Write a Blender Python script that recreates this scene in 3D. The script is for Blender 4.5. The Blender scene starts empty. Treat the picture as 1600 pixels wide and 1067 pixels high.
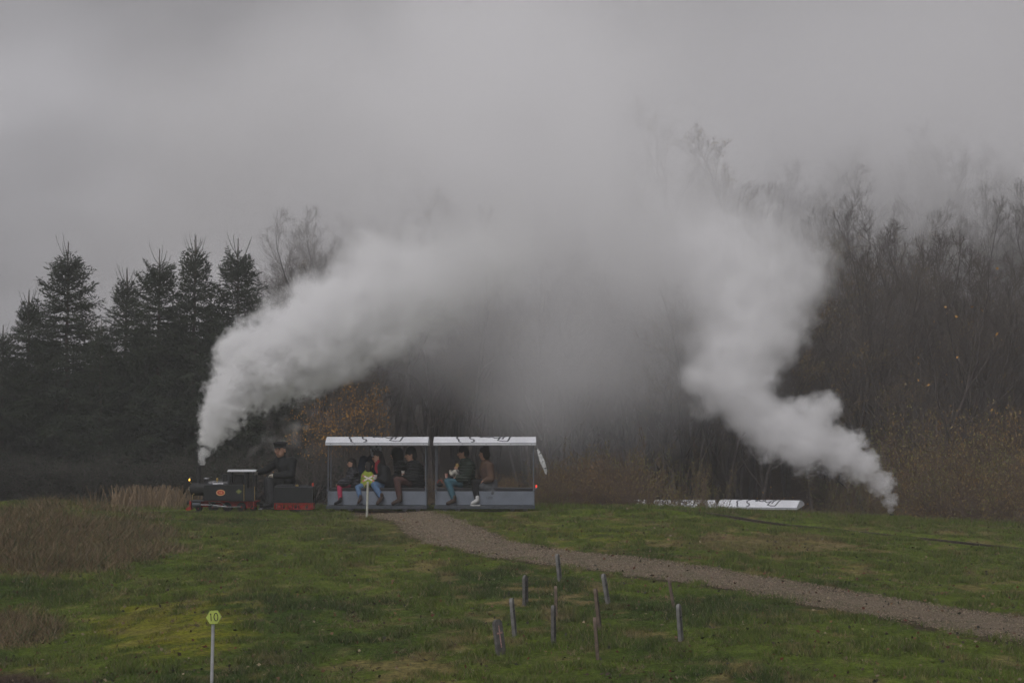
import bpy, bmesh, math, random
import numpy as np
from mathutils import Vector, Matrix
R = math.radians
rnd = random.Random(7)
NR = np.random.RandomState(11)
S = bpy.context.scene
COL = S.collection

# ------------------------------------------------------------------ camera
FPX = 3080.0; W0 = 1600.0; H0 = 1067.0; HOR = 690.0; CAMZ = 1.4
cd = bpy.data.cameras.new('camera'); cam = bpy.data.objects.new('camera', cd); COL.objects.link(cam)
cd.sensor_width = 36; cd.lens = 36 * FPX / W0; cd.clip_start = 0.1; cd.clip_end = 2000
PITCH = math.atan((HOR - H0 / 2) / FPX)
cam.location = (0, 0, CAMZ); cam.rotation_euler = (math.pi / 2 + PITCH, 0, 0)
S.camera = cam

# ------------------------------------------------------------------ sky, sun, exposure
SUN_EL, SUN_AZ = R(50), R(200)
w = bpy.data.worlds.new('World'); S.world = w; w.use_nodes = True
nt = w.node_tree; nt.nodes.clear()
def N(nt, t, **k):
    n = nt.nodes.new(t)
    for a, b in k.items(): setattr(n, a, b)
    return n
sky = N(nt, 'ShaderNodeTexSky', sky_type='NISHITA', sun_disc=False, sun_elevation=SUN_EL, sun_rotation=SUN_AZ)
sky.air_density = 1.0; sky.dust_density = 6.0
hs = N(nt, 'ShaderNodeHueSaturation'); hs.inputs['Saturation'].default_value = 0.10
nt.links.new(sky.outputs[0], hs.inputs['Color'])
tc = N(nt, 'ShaderNodeTexCoord')
mp = N(nt, 'ShaderNodeMapping'); mp.inputs['Scale'].default_value = (1.0, 1.0, 2.2); mp.inputs['Location'].default_value = (0.35, 0.1, 0.0)
nt.links.new(tc.outputs['Generated'], mp.inputs['Vector'])
nz = N(nt, 'ShaderNodeTexNoise'); nz.inputs['Scale'].default_value = 3.6; nz.inputs['Detail'].default_value = 3; nz.inputs['Roughness'].default_value = 0.45
nt.links.new(mp.outputs[0], nz.inputs['Vector'])
rp = N(nt, 'ShaderNodeValToRGB')
rp.color_ramp.elements[0].position = 0.33; rp.color_ramp.elements[0].color = (1.55, 1.53, 1.60, 1)
rp.color_ramp.elements[1].position = 0.66; rp.color_ramp.elements[1].color = (4.50, 4.43, 4.64, 1)
nt.links.new(nz.outputs['Fac'], rp.inputs[0])
mx = N(nt, 'ShaderNodeMix', data_type='RGBA'); mx.inputs[0].default_value = 0.93
sx = N(nt, 'ShaderNodeSeparateXYZ'); nt.links.new(tc.outputs['Generated'], sx.inputs[0])
# thick fog is palest towards the horizon and a little darker overhead
gz = N(nt, 'ShaderNodeMapRange', interpolation_type='SMOOTHSTEP'); gz.inputs['From Min'].default_value = .08; gz.inputs['From Max'].default_value = .26; gz.inputs['To Min'].default_value = 1.0; gz.inputs['To Max'].default_value = .60
nt.links.new(sx.outputs['Z'], gz.inputs['Value'])
vm = N(nt, 'ShaderNodeVectorMath', operation='SCALE'); nt.links.new(rp.outputs[0], vm.inputs[0]); nt.links.new(gz.outputs[0], vm.inputs['Scale'])
nt.links.new(hs.outputs[0], mx.inputs[6]); nt.links.new(vm.outputs[0], mx.inputs[7])
bg = N(nt, 'ShaderNodeBackground'); bg.inputs['Strength'].default_value = 0.1
nt.links.new(mx.outputs[2], bg.inputs['Color'])
wo = N(nt, 'ShaderNodeOutputWorld'); nt.links.new(bg.outputs[0], wo.inputs['Surface'])
w.cycles.sampling_method = 'MANUAL'; w.cycles.sample_map_resolution = 256

sd = bpy.data.lights.new('sun', 'SUN'); sd.energy = 1.4; sd.angle = R(40); sd.color = (1.0, 0.975, 0.99)
sun = bpy.data.objects.new('sun', sd); COL.objects.link(sun)
sun.rotation_euler = (math.pi / 2 - SUN_EL, 0, math.pi - SUN_AZ)
# sun azimuth 200 deg (Blender sky: from +Y clockwise) => light comes from behind the camera, a little to the left
v = Vector((math.sin(SUN_AZ) * math.cos(SUN_EL), math.cos(SUN_AZ) * math.cos(SUN_EL), math.sin(SUN_EL)))
sun.rotation_euler = v.to_track_quat('Z', 'Y').to_euler()

S.view_settings.view_transform = 'Standard'; S.view_settings.look = 'None'
S.view_settings.exposure = 0.45; S.view_settings.gamma = 1; S.view_settings.use_curve_mapping = False
S.render.engine = 'CYCLES'
c = S.cycles
c.use_adaptive_sampling = True; c.adaptive_threshold = 0.08
c.use_denoising = True
c.max_bounces = 10; c.diffuse_bounces = 1; c.glossy_bounces = 1; c.transmission_bounces = 0; c.volume_bounces = 6; c.transparent_max_bounces = 8
c.volume_max_steps = 256; c.volume_step_rate = 1.0
c.caustics_reflective = False; c.caustics_refractive = False

# ------------------------------------------------------------------ helpers
def pix(px, py):
    """direction of a photo pixel (y component 1)"""
    x = (px - W0 / 2) / FPX; z = (H0 / 2 - py) / FPX
    cp, sp = math.cos(PITCH), math.sin(PITCH)
    d = Vector((x, cp - z * sp, sp + z * cp))
    return d / d.y
def at(px, py, Y):
    d = pix(px, py); return Vector((d.x * Y, Y, CAMZ + d.z * Y))

_VT = {}
def vnoise(x, y, seed=0):
    if seed not in _VT: _VT[seed] = np.random.RandomState(seed).rand(256, 256)
    T = _VT[seed]
    xi = np.floor(x).astype(int); yi = np.floor(y).astype(int); fx = x - xi; fy = y - yi
    fx = fx * fx * (3 - 2 * fx); fy = fy * fy * (3 - 2 * fy)
    a = T[xi & 255, yi & 255]; b = T[(xi + 1) & 255, yi & 255]; c_ = T[xi & 255, (yi + 1) & 255]; d = T[(xi + 1) & 255, (yi + 1) & 255]
    return (a * (1 - fx) + b * fx) * (1 - fy) + (c_ * (1 - fx) + d * fx) * fy
def fbm(x, y, seed=0, o=4):
    s = 0; a = 1; t = 0
    for k in range(o):
        s = s + a * vnoise(x * 2 ** k + 13.7 * k, y * 2 ** k + 5.1 * k, seed + k); t += a; a *= .5
    return s / t
def sstep(a, b, x):
    t = np.clip((x - a) / (b - a), 0, 1); return t * t * (3 - 2 * t)

def tag(o, label=None, cat=None, group=None, kind=None):
    if label: o['label'] = label
    if cat: o['category'] = cat
    if group: o['group'] = group
    if kind: o['kind'] = kind
    return o
def empty(name, loc=(0, 0, 0), rz=0, label=None, cat=None, group=None):
    o = bpy.data.objects.new(name, None); COL.objects.link(o); o.empty_display_size = .2
    o.location = loc; o.rotation_euler = (0, 0, rz)
    return tag(o, label, cat, group)
def copy_tree(o, parent=None):
    n = o.copy(); COL.objects.link(n); n.parent = parent
    for ch in list(o.children): copy_tree(ch, n)
    return n
def mesh_obj(name, me, mats=None, parent=None):
    o = bpy.data.objects.new(name, me); COL.objects.link(o); o.parent = parent
    for m in (mats or []): me.materials.append(m)
    return o
def np_mesh(name, co, faces, n=3, col=None, smooth=False):
    """co (V,3), faces (F,n) arrays -> mesh, fast"""
    me = bpy.data.meshes.new(name); co = np.asarray(co, np.float32); faces = np.asarray(faces, np.int32)
    me.vertices.add(len(co)); me.vertices.foreach_set('co', co.ravel())
    F = len(faces); me.loops.add(F * n); me.loops.foreach_set('vertex_index', faces.ravel())
    me.polygons.add(F); me.polygons.foreach_set('loop_start', np.arange(F, dtype=np.int32) * n)
    me.polygons.foreach_set('loop_total', np.full(F, n, np.int32))
    if smooth: me.polygons.foreach_set('use_smooth', np.ones(F, bool))
    me.update(calc_edges=True)
    if col is not None:
        a = me.color_attributes.new('col', 'FLOAT_COLOR', 'POINT')
        c4 = np.ones((len(co), 4), np.float32); c4[:, :3] = col; a.data.foreach_set('color', c4.ravel())
    return me

class MB:
    """collects shapes for ONE mesh object"""
    def __init__(s): s.v = []; s.f = []; s.m = []
    def add(s, vs, fs, mi=0):
        b = len(s.v); s.v += [tuple(q) for q in vs]
        for f in fs: s.f.append([b + i for i in f]); s.m.append(mi)
        return s
    def box(s, x0, x1, y0, y1, z0, z1, mi=0, M=None, bev=0.0):
        if bev > 0:
            return s.bbox((x0, x1), (y0, y1), (z0, z1), bev, mi, M)
        vs = [Vector((x, y, z)) for x in (x0, x1) for y in (y0, y1) for z in (z0, z1)]
        if M: vs = [M @ q for q in vs]
        return s.add(vs, [(0, 1, 3, 2), (4, 6, 7, 5), (0, 4, 5, 1), (2, 3, 7, 6), (0, 2, 6, 4), (1, 5, 7, 3)], mi)
    def bbox(s, X, Y, Z, b, mi=0, M=None):
        bm = bmesh.new(); bmesh.ops.create_cube(bm, size=1)
        for q in bm.verts:
            q.co = Vector((X[0] if q.co.x < 0 else X[1], Y[0] if q.co.y < 0 else Y[1], Z[0] if q.co.z < 0 else Z[1]))
        bmesh.ops.bevel(bm, geom=bm.edges[:], offset=b, segments=2, profile=.7, affect='EDGES')
        return s.bm(bm, mi, M)
    def bm(s, bm, mi=0, M=None):
        bm.verts.index_update()
        vs = [(M @ q.co if M else q.co.copy()) for q in bm.verts]; fs = [[q.index for q in f.verts] for f in bm.faces]
        bm.free(); return s.add(vs, fs, mi)
    def tube(s, pts, rs, n=8, mi=0, caps=True):
        pts = [Vector(p) for p in pts]
        if not hasattr(rs, '__len__'): rs = [rs] * len(pts)
        vs = []; fs = []
        for i, p in enumerate(pts):
            t = (pts[min(i + 1, len(pts) - 1)] - pts[max(i - 1, 0)]).normalized()
            a = t.orthogonal() if i == 0 else (a_ - t * a_.dot(t))
            a = a.normalized(); a_ = a; b = t.cross(a)
            for k in range(n):
                q = 2 * math.pi * k / n; vs.append(p + (a * math.cos(q) + b * math.sin(q)) * rs[i])
        for i in range(len(pts) - 1):
            for k in range(n):
                fs.append((i * n + k, i * n + (k + 1) % n, (i + 1) * n + (k + 1) % n, (i + 1) * n + k))
        if caps:
            fs.append(tuple(range(n))[::-1]); fs.append(tuple((len(pts) - 1) * n + k for k in range(n)))
        return s.add(vs, fs, mi)
    def lathe(s, prof, n=20, mi=0, M=None):
        vs = []; fs = []
        for r, z in prof:
            for k in range(n):
                q = 2 * math.pi * k / n; vs.append(Vector((r * math.cos(q), r * math.sin(q), z)))
        for i in range(len(prof) - 1):
            for k in range(n): fs.append((i * n + k, i * n + (k + 1) % n, (i + 1) * n + (k + 1) % n, (i + 1) * n + k))
        fs.append(tuple(range(n))[::-1]); fs.append(tuple((len(prof) - 1) * n + k for k in range(n)))
        if M: vs = [M @ q for q in vs]
        return s.add(vs, fs, mi)
    def prism(s, poly, y0, y1, mi=0, M=None):
        """poly in (x,z), extruded along y"""
        n = len(poly); vs = [Vector((x, y0, z)) for x, z in poly] + [Vector((x, y1, z)) for x, z in poly]
        if M: vs = [M @ q for q in vs]
        fs = [tuple(range(n)), tuple(range(2 * n - 1, n - 1, -1))] + [(i, i + n, (i + 1) % n + n, (i + 1) % n) for i in range(n)]
        return s.add(vs, fs, mi)
    def ball(s, c_, r, mi=0, sub=2, sc=(1, 1, 1)):
        bm = bmesh.new(); bmesh.ops.create_icosphere(bm, subdivisions=sub, radius=1)
        M = Matrix.Translation(Vector(c_)) @ Matrix.Diagonal((r * sc[0], r * sc[1], r * sc[2], 1))
        return s.bm(bm, mi, M)
    def build(s, name, mats, parent=None, smooth=False):
        me = bpy.data.meshes.new(name); me.from_pydata(s.v, [], s.f); me.update()
        if not isinstance(mats, (list, tuple)): mats = [mats]
        o = mesh_obj(name, me, mats, parent); me.polygons.foreach_set('material_index', s.m)
        if smooth: me.polygons.foreach_set('use_smooth', [True] * len(s.f))
        bm = bmesh.new(); bm.from_mesh(me); bmesh.ops.recalc_face_normals(bm, faces=bm.faces); bm.to_mesh(me); bm.free()
        if smooth:
            try: me.set_sharp_from_angle(angle=R(45))
            except Exception: pass
        return o

def mat(name, col, rough=.7, metal=0.0, var=.12, scale=14, bump=.0, col2=None, spec=.3, attr=None, emit=None, transl=0):
    m = bpy.data.materials.new(name); m.use_nodes = True; nt = m.node_tree; nt.nodes.clear()
    out = N(nt, 'ShaderNodeOutputMaterial'); b = N(nt, 'ShaderNodeBsdfPrincipled'); nt.links.new(b.outputs[0], out.inputs['Surface'])
    b.inputs['Roughness'].default_value = rough; b.inputs['Metallic'].default_value = metal; b.inputs['Specular IOR Level'].default_value = spec
    tc = N(nt, 'ShaderNodeTexCoord'); nz = N(nt, 'ShaderNodeTexNoise'); nz.inputs['Scale'].default_value = scale; nz.inputs['Detail'].default_value = 6 if attr else 4; nz.inputs['Roughness'].default_value = .68 if attr else .5
    nt.links.new(tc.outputs['Object'], nz.inputs['Vector'])
    if attr:
        at_ = N(nt, 'ShaderNodeAttribute'); at_.attribute_name = attr
        hv = N(nt, 'ShaderNodeHueSaturation'); nt.links.new(at_.outputs['Color'], hv.inputs['Color'])
        mr = N(nt, 'ShaderNodeMapRange'); mr.inputs['From Min'].default_value = .3; mr.inputs['From Max'].default_value = .7; mr.inputs['To Min'].default_value = 1 - var * 1.6; mr.inputs['To Max'].default_value = 1 + var * 1.6
        nt.links.new(nz.outputs['Fac'], mr.inputs['Value']); nt.links.new(mr.outputs[0], hv.inputs['Value'])
        nt.links.new(hv.outputs[0], b.inputs['Base Color'])
    else:
        r_ = N(nt, 'ShaderNodeValToRGB')
        c2 = col2 or tuple(min(1, x * (1 + var)) for x in col[:3]); c1 = col if col2 else tuple(x * (1 - var) for x in col[:3])
        r_.color_ramp.elements[0].color = (*c1[:3], 1); r_.color_ramp.elements[1].color = (*c2[:3], 1)
        r_.color_ramp.elements[0].position = .35; r_.color_ramp.elements[1].position = .65
        nt.links.new(nz.outputs['Fac'], r_.inputs[0]); nt.links.new(r_.outputs[0], b.inputs['Base Color'])
    if bump:
        bp = N(nt, 'ShaderNodeBump'); bp.inputs['Strength'].default_value = bump; bp.inputs['Distance'].default_value = .02
        nt.links.new(nz.outputs['Fac'], bp.inputs['Height']); nt.links.new(bp.outputs[0], b.inputs['Normal'])
    if emit:
        b.inputs['Emission Color'].default_value = (*emit[:3], 1); b.inputs['Emission Strength'].default_value = emit[3]
    return m

# ------------------------------------------------------------------ terrain height
TRK = np.array([(-16, 36.2), (-12, 37.9), (-10, 38.9), (-8.2, 39.7), (-6.6, 39.98), (-3, 40), (.5, 40), (3, 39.55), (4.6, 38.75), (6.2, 37.75), (7.8, 36.75), (9.4, 35.6), (12, 33.4), (15, 30.4)])
def trackY(X): return np.interp(X, TRK[:, 0], TRK[:, 1])
def hgt(X, Y):
    X = np.asarray(X, float); Y = np.asarray(Y, float)
    d = 39.5 - Y
    near = -0.0525 * np.maximum(0, d) - 0.0 * X
    near = np.where(Y < 18, -0.0525 * 21.5 - 0.02 * (18 - Y), near)
    z = near - 0.05 * np.maximum(0, X - 3) * (1 - .5 * sstep(14, 40, X))
    # left bank, a spur that falls away in front
    bank = sstep(-5.6, -8.5, X) * sstep(27, 33.5, Y) * (1 - sstep(36.5, 38.0, Y))
    z = z + 0.46 * bank
    z = z - 0.25 * sstep(-3.5, -6, X) * (1 - sstep(24, 32, Y))
    # grassy lip in front of the hidden part of the track
    z = z + 0.10 * sstep(.4, 1.3, X) * (1 - sstep(3.4, 5.2, X)) * np.exp(-((Y - 38.9) / .6) ** 2)
    z = z + 0.03 * sstep(.6, 2.0, X) * np.exp(-((Y - 41.3) / .6) ** 2)
    z = z - 0.075 * np.exp(-((Y - trackY(X)) / .42) ** 4)
    # beyond the crest
    drop = sstep(41.8, 47.0, Y)
    z = z - drop * (0.35 + 1.3 * sstep(-1.0, 4.0, X))
    hill = sstep(60, 112, Y) * (4.6 + 5.2 * sstep(-16, 22, X)) + 2.2 * sstep(-14, 30, X) * sstep(56, 72, Y)
    hill = hill * (0.3 + .7 * sstep(-24, -9, X))
    z = z + hill
    z = z + 0.05 * (fbm(X * .8, Y * .8, 3) - .5) + 0.035 * (fbm(X * 2.6, Y * 2.6, 9) - .5) * (Y > 0)
    return z
def hs1(x, y): return float(hgt(np.array([x]), np.array([y]))[0])
def ground(px, py):
    d = pix(px, py); Y = 12.0
    while Y < 60:
        z = CAMZ + d.z * Y
        if z <= hs1(d.x * Y, Y): break
        Y += .05
    return Vector((d.x * Y, Y, hs1(d.x * Y, Y)))
# ------------------------------------------------------------------ haze
def haze_box():
    b = MB(); b.box(-112, 112, -22, 206, -6.8, 42)
    o = b.build('haze', []); m = bpy.data.materials.new('haze_air'); m.use_nodes = True; nt = m.node_tree; nt.nodes.clear()
    v = N(nt, 'ShaderNodeVolumePrincipled'); v.inputs['Color'].default_value = (.965, .95, .985, 1); v.inputs['Density'].default_value = HAZE
    v.inputs['Anisotropy'].default_value = 0.2
    out = N(nt, 'ShaderNodeOutputMaterial'); nt.links.new(v.outputs[0], out.inputs['Volume']); o.data.materials.append(m)
    m.cycles.homogeneous_volume = True
    tag(o, 'pale damp autumn haze hanging over the whole meadow and wood', 'haze', kind='stuff')
HAZE = 0.0018
haze_box()

# ------------------------------------------------------------------ ground
RNG = 1
def axis(segs):
    out = []
    for a, b, st in segs:
        n = max(1, int(round((b - a) / st))); out += list(a + (b - a) * np.arange(n) / n)
    return np.array(out + [segs[-1][1]])
xs = axis([(-104, -16, 4), (-16, 18, .13), (18, 104, 4)])
ys = axis([(-16, 15, 2), (15, 46, .13), (46, 66, .5), (66, 200, 2.5)])
GX, GY = np.meshgrid(xs, ys); GZ = hgt(GX, GY)
def proj(X, Y, Z):
    """photo pixel of a world point (used to lay out ground patches at build time)"""
    cp, sp = math.cos(PITCH), math.sin(PITCH); dz = Z - CAMZ
    yy = Y * cp + dz * sp; zz = -Y * sp + dz * cp; yy = np.maximum(yy, 1)
    return W0 / 2 + FPX * X / yy, H0 / 2 - FPX * zz / yy
# gravel path centre line (from the crossing down to the right) : photo points on the ground, half width in m
PTH = [(610, 803, .9), (668, 814, .62), (712, 840, .70), (800, 862, .74), (900, 875, .76), (1010, 887, .76), (1150, 908, .80), (1300, 935, .88), (1450, 960, .98), (1600, 985, 1.1), (1800, 1020, 1.2)]
PW = [(ground(a, b), c_) for a, b, c_ in PTH]
def pathdist(X, Y):
    best = np.full(np.shape(X), 9.0); 
    for (p, r0), (q, r1) in zip(PW, PW[1:]):
        dx, dy = q.x - p.x, q.y - p.y; L = dx * dx + dy * dy
        t = np.clip(((X - p.x) * dx + (Y - p.y) * dy) / L, 0, 1)
        d = np.hypot(X - p.x - t * dx, Y - p.y - t * dy) / (r0 + t * (r1 - r0))
        best = np.minimum(best, d)
    return best
GREEN = np.array((.070, .096, .012)); DEEP = np.array((.026, .048, .008)); MOSS = np.array((.128, .130, .010))
DRY = np.array((.140, .110, .048)); BANK = np.array((.125, .092, .048)); SOIL = np.array((.055, .038, .026)); GRAV = np.array((.165, .130, .092))
def blob(u, v, cu, cv, ru, rv): return np.exp(-(((u - cu) / ru) ** 2 + ((v - cv) / rv) ** 2))
def groundcol(X, Y, Z, grass=False):
    u, v = proj(X, Y, Z)
    n1 = fbm(X * 1.3, Y * .9, 21); n2 = fbm(X * 4.2, Y * 3.2, 33); n3 = fbm(X * .45, Y * .35, 44); n4 = fbm(X * 11, Y * 9, 55, 3)
    c_ = GREEN[None] * (0.75 + .6 * n2[:, None])
    def mixc(c0, c1, t): t = np.clip(t, 0, 1)[:, None]; return c0 * (1 - t) + c1[None] * t
    c_ = mixc(c_, DEEP, sstep(.5, .72, n3 + .3 * (n2 - .5)) * .8)
    moss = sstep(.5, .85, blob(u, v, 270, 985, 190, 75) * .9 + .9 * (n2 - .5) + .25 * (n1 - .5)) + .8 * sstep(.64, .74, n1) * sstep(.45, .6, n2)
    moss = moss + .75 * blob(u, v, 860, 840, 260, 22) * sstep(.45, .65, n2)
    c_ = mixc(c_, MOSS, moss)
    dry = sstep(.60, .72, n2 * .6 + n1 * .5) * (.55 + .4 * (u > 500)) + .8 * sstep(.4, .7, blob(u, v, 1200, 850, 160, 22) + .8 * (n2 - .5)) \
        + .5 * blob(u, v, 620, 830, 120, 26) * n2 * 1.6 + .6 * sstep(.5, .7, blob(u, v, 850, 950, 210, 50) * .6 + .8 * (n2 - .45))
    c_ = mixc(c_, DRY, dry * .8)
    bank = sstep(.35, .75, blob(u, v, 60, 850, 230, 60) * 1.1 + .9 * (n1 - .5)) * (1 - sstep(300, 380, u + 60 * (n1 - .5)))
    bank = bank + sstep(.4, .8, blob(u, v, 30, 985, 110, 40) + .8 * (n1 - .5)) * .8
    c_ = mixc(c_, BANK, bank)
    dark = sstep(.5, .9, blob(u, v, 20, 930, 180, 40) + .6 * (n1 - .5)); c_ = mixc(c_, DEEP, dark * .6)
    c_ = mixc(c_, SOIL * .8, sstep(.25, .6, blob(u, v, 0, 1075, 120, 26) + .5 * (n4 - .5)))
    pd = pathdist(X, Y) + .55 * (n2 - .5) + .5 * (n4 - .5)
    if not grass:
        c_ = mixc(c_, SOIL, sstep(1.35, 1.0, pd))
    c_ = c_ * (.55 + .9 * n4[:, None])
    far = sstep(43, 47, Y); c_ = mixc(c_, np.array((.050, .036, .022)), far)
    return c_, pd, bank, moss, dry
gc, gpd, *_ = groundcol(GX.ravel(), GY.ravel(), GZ.ravel())
ny, nx = GX.shape; idx = np.arange(nx * ny).reshape(ny, nx)
fc = np.stack([idx[:-1, :-1], idx[:-1, 1:], idx[1:, 1:], idx[1:, :-1]], -1).reshape(-1, 4)
me = np_mesh('ground', np.stack([GX.ravel(), GY.ravel(), GZ.ravel()], 1), fc, 4, gc, True)
m_ground = mat('turf_soil', (0, 0, 0), .95, attr='col', var=.5, scale=17, bump=1.0, spec=.05)
g = mesh_obj('ground', me, [m_ground]); tag(g, 'rough grassy meadow falling towards the camera with wooded hill behind', kind='structure')

# gravel path: its own sheet following the terrain
def path_sheet():
    px_ = []; 
    pts = []
    P = [p for p, _ in PW]; Rr = [r for _, r in PW]
    def cr(a, b, c_, d, t): return .5 * (2 * b + (c_ - a) * t + (2 * a - 5 * b + 4 * c_ - d) * t * t + (3 * b - a - 3 * c_ + d) * t ** 3)
    for i in range(len(P) - 1):
        a, b, c2, d = P[max(i - 1, 0)], P[i], P[i + 1], P[min(i + 2, len(P) - 1)]
        n = max(4, int((c2 - b).length / .09))
        for k in range(n):
            t = k / n; q = cr(a, b, c2, d, t); pts.append((q.x, q.y, Rr[i] + (Rr[i + 1] - Rr[i]) * t))
    pts = np.array(pts); T = np.gradient(pts[:, :2], axis=0); T /= np.linalg.norm(T, axis=1)[:, None]
    Nn = np.stack([-T[:, 1], T[:, 0]], 1); m = 25; s = np.linspace(-1, 1, m)
    wob = .92 + 1.0 * (fbm(pts[:, 0] * 2.6, pts[:, 1] * 2.6, 5) - .5); wob2 = .92 + 1.0 * (fbm(pts[:, 0] * 2.2, pts[:, 1] * 2.2, 15) - .5)
    off = np.where(s[None, :] < 0, s[None, :] * wob[:, None], s[None, :] * wob2[:, None]) * pts[:, 2:3]
    X = pts[:, 0:1] + Nn[:, 0:1] * off; Y = pts[:, 1:2] + Nn[:, 1:2] * off
    Z = hgt(X, Y) + .012 * (1 - np.abs(s[None, :]) ** 3) + .004 + .012 * (fbm(X * 9, Y * 9, 8) - .5)* (1 - np.abs(s[None, :]) ** 3)
    n2 = fbm(X * 5, Y * 5, 77); n3 = fbm(X * 24, Y * 24, 78, 2)
    col = GRAV[None, None] * (.7 + .6 * n3[..., None]); k = sstep(.55, .7, n2 + .25 * np.abs(s[None, :]) ** 2)[..., None] * .55
    col = col * (1 - k) + np.array((.07, .075, .03)) * k
    idx = np.arange(X.size).reshape(X.shape); f = np.stack([idx[:-1, :-1], idx[:-1, 1:], idx[1:, 1:], idx[1:, :-1]], -1).reshape(-1, 4)
    me = np_mesh('path', np.stack([X.ravel(), Y.ravel(), Z.ravel()], 1), f, 4, col.reshape(-1, 3), True)
    mm = mat('gravel_surface', (0, 0, 0), .95, attr='col', var=.35, scale=60, bump=1.0, spec=.15)
    o = mesh_obj('path', me, [mm]); tag(o, 'brown gravel path curving from the crossing down to the right', kind='structure')
    # loose stones
    n = 42000; i = NR.randint(0, len(pts), n); sgn = NR.uniform(-1.05, 1.05, n)
    x = pts[i, 0] + Nn[i, 0] * sgn * pts[i, 2] + NR.normal(0, .05, n); y = pts[i, 1] + Nn[i, 1] * sgn * pts[i, 2] + NR.normal(0, .05, n); z = hgt(x, y)
    r = NR.uniform(.006, .021, n); base = np.array([(1, 0, 0), (-.5, .87, 0), (-.5, -.87, 0), (0, 0, .8)])
    co = np.stack([x, y, z + .012], 1)[:, None, :] + base[None] * r[:, None, None] * NR.uniform(.6, 1.3, (n, 4, 1))
    f = (np.arange(n)[:, None, None] * 4 + np.array([(0, 1, 3), (1, 2, 3), (2, 0, 3)])[None]).reshape(-1, 3)
    cc = np.repeat(GRAV[None] * NR.uniform(.45, 1.7, (n, 1)) * NR.uniform(.92, 1.08, (n, 3)), 4, 0)
    me = np_mesh('gravel', co.reshape(-1, 3), f, 3, cc); o = mesh_obj('gravel', me, [mm]); tag(o, 'loose brown gravel stones scattered along the path', 'gravel', kind='stuff')
path_sheet()
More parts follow.
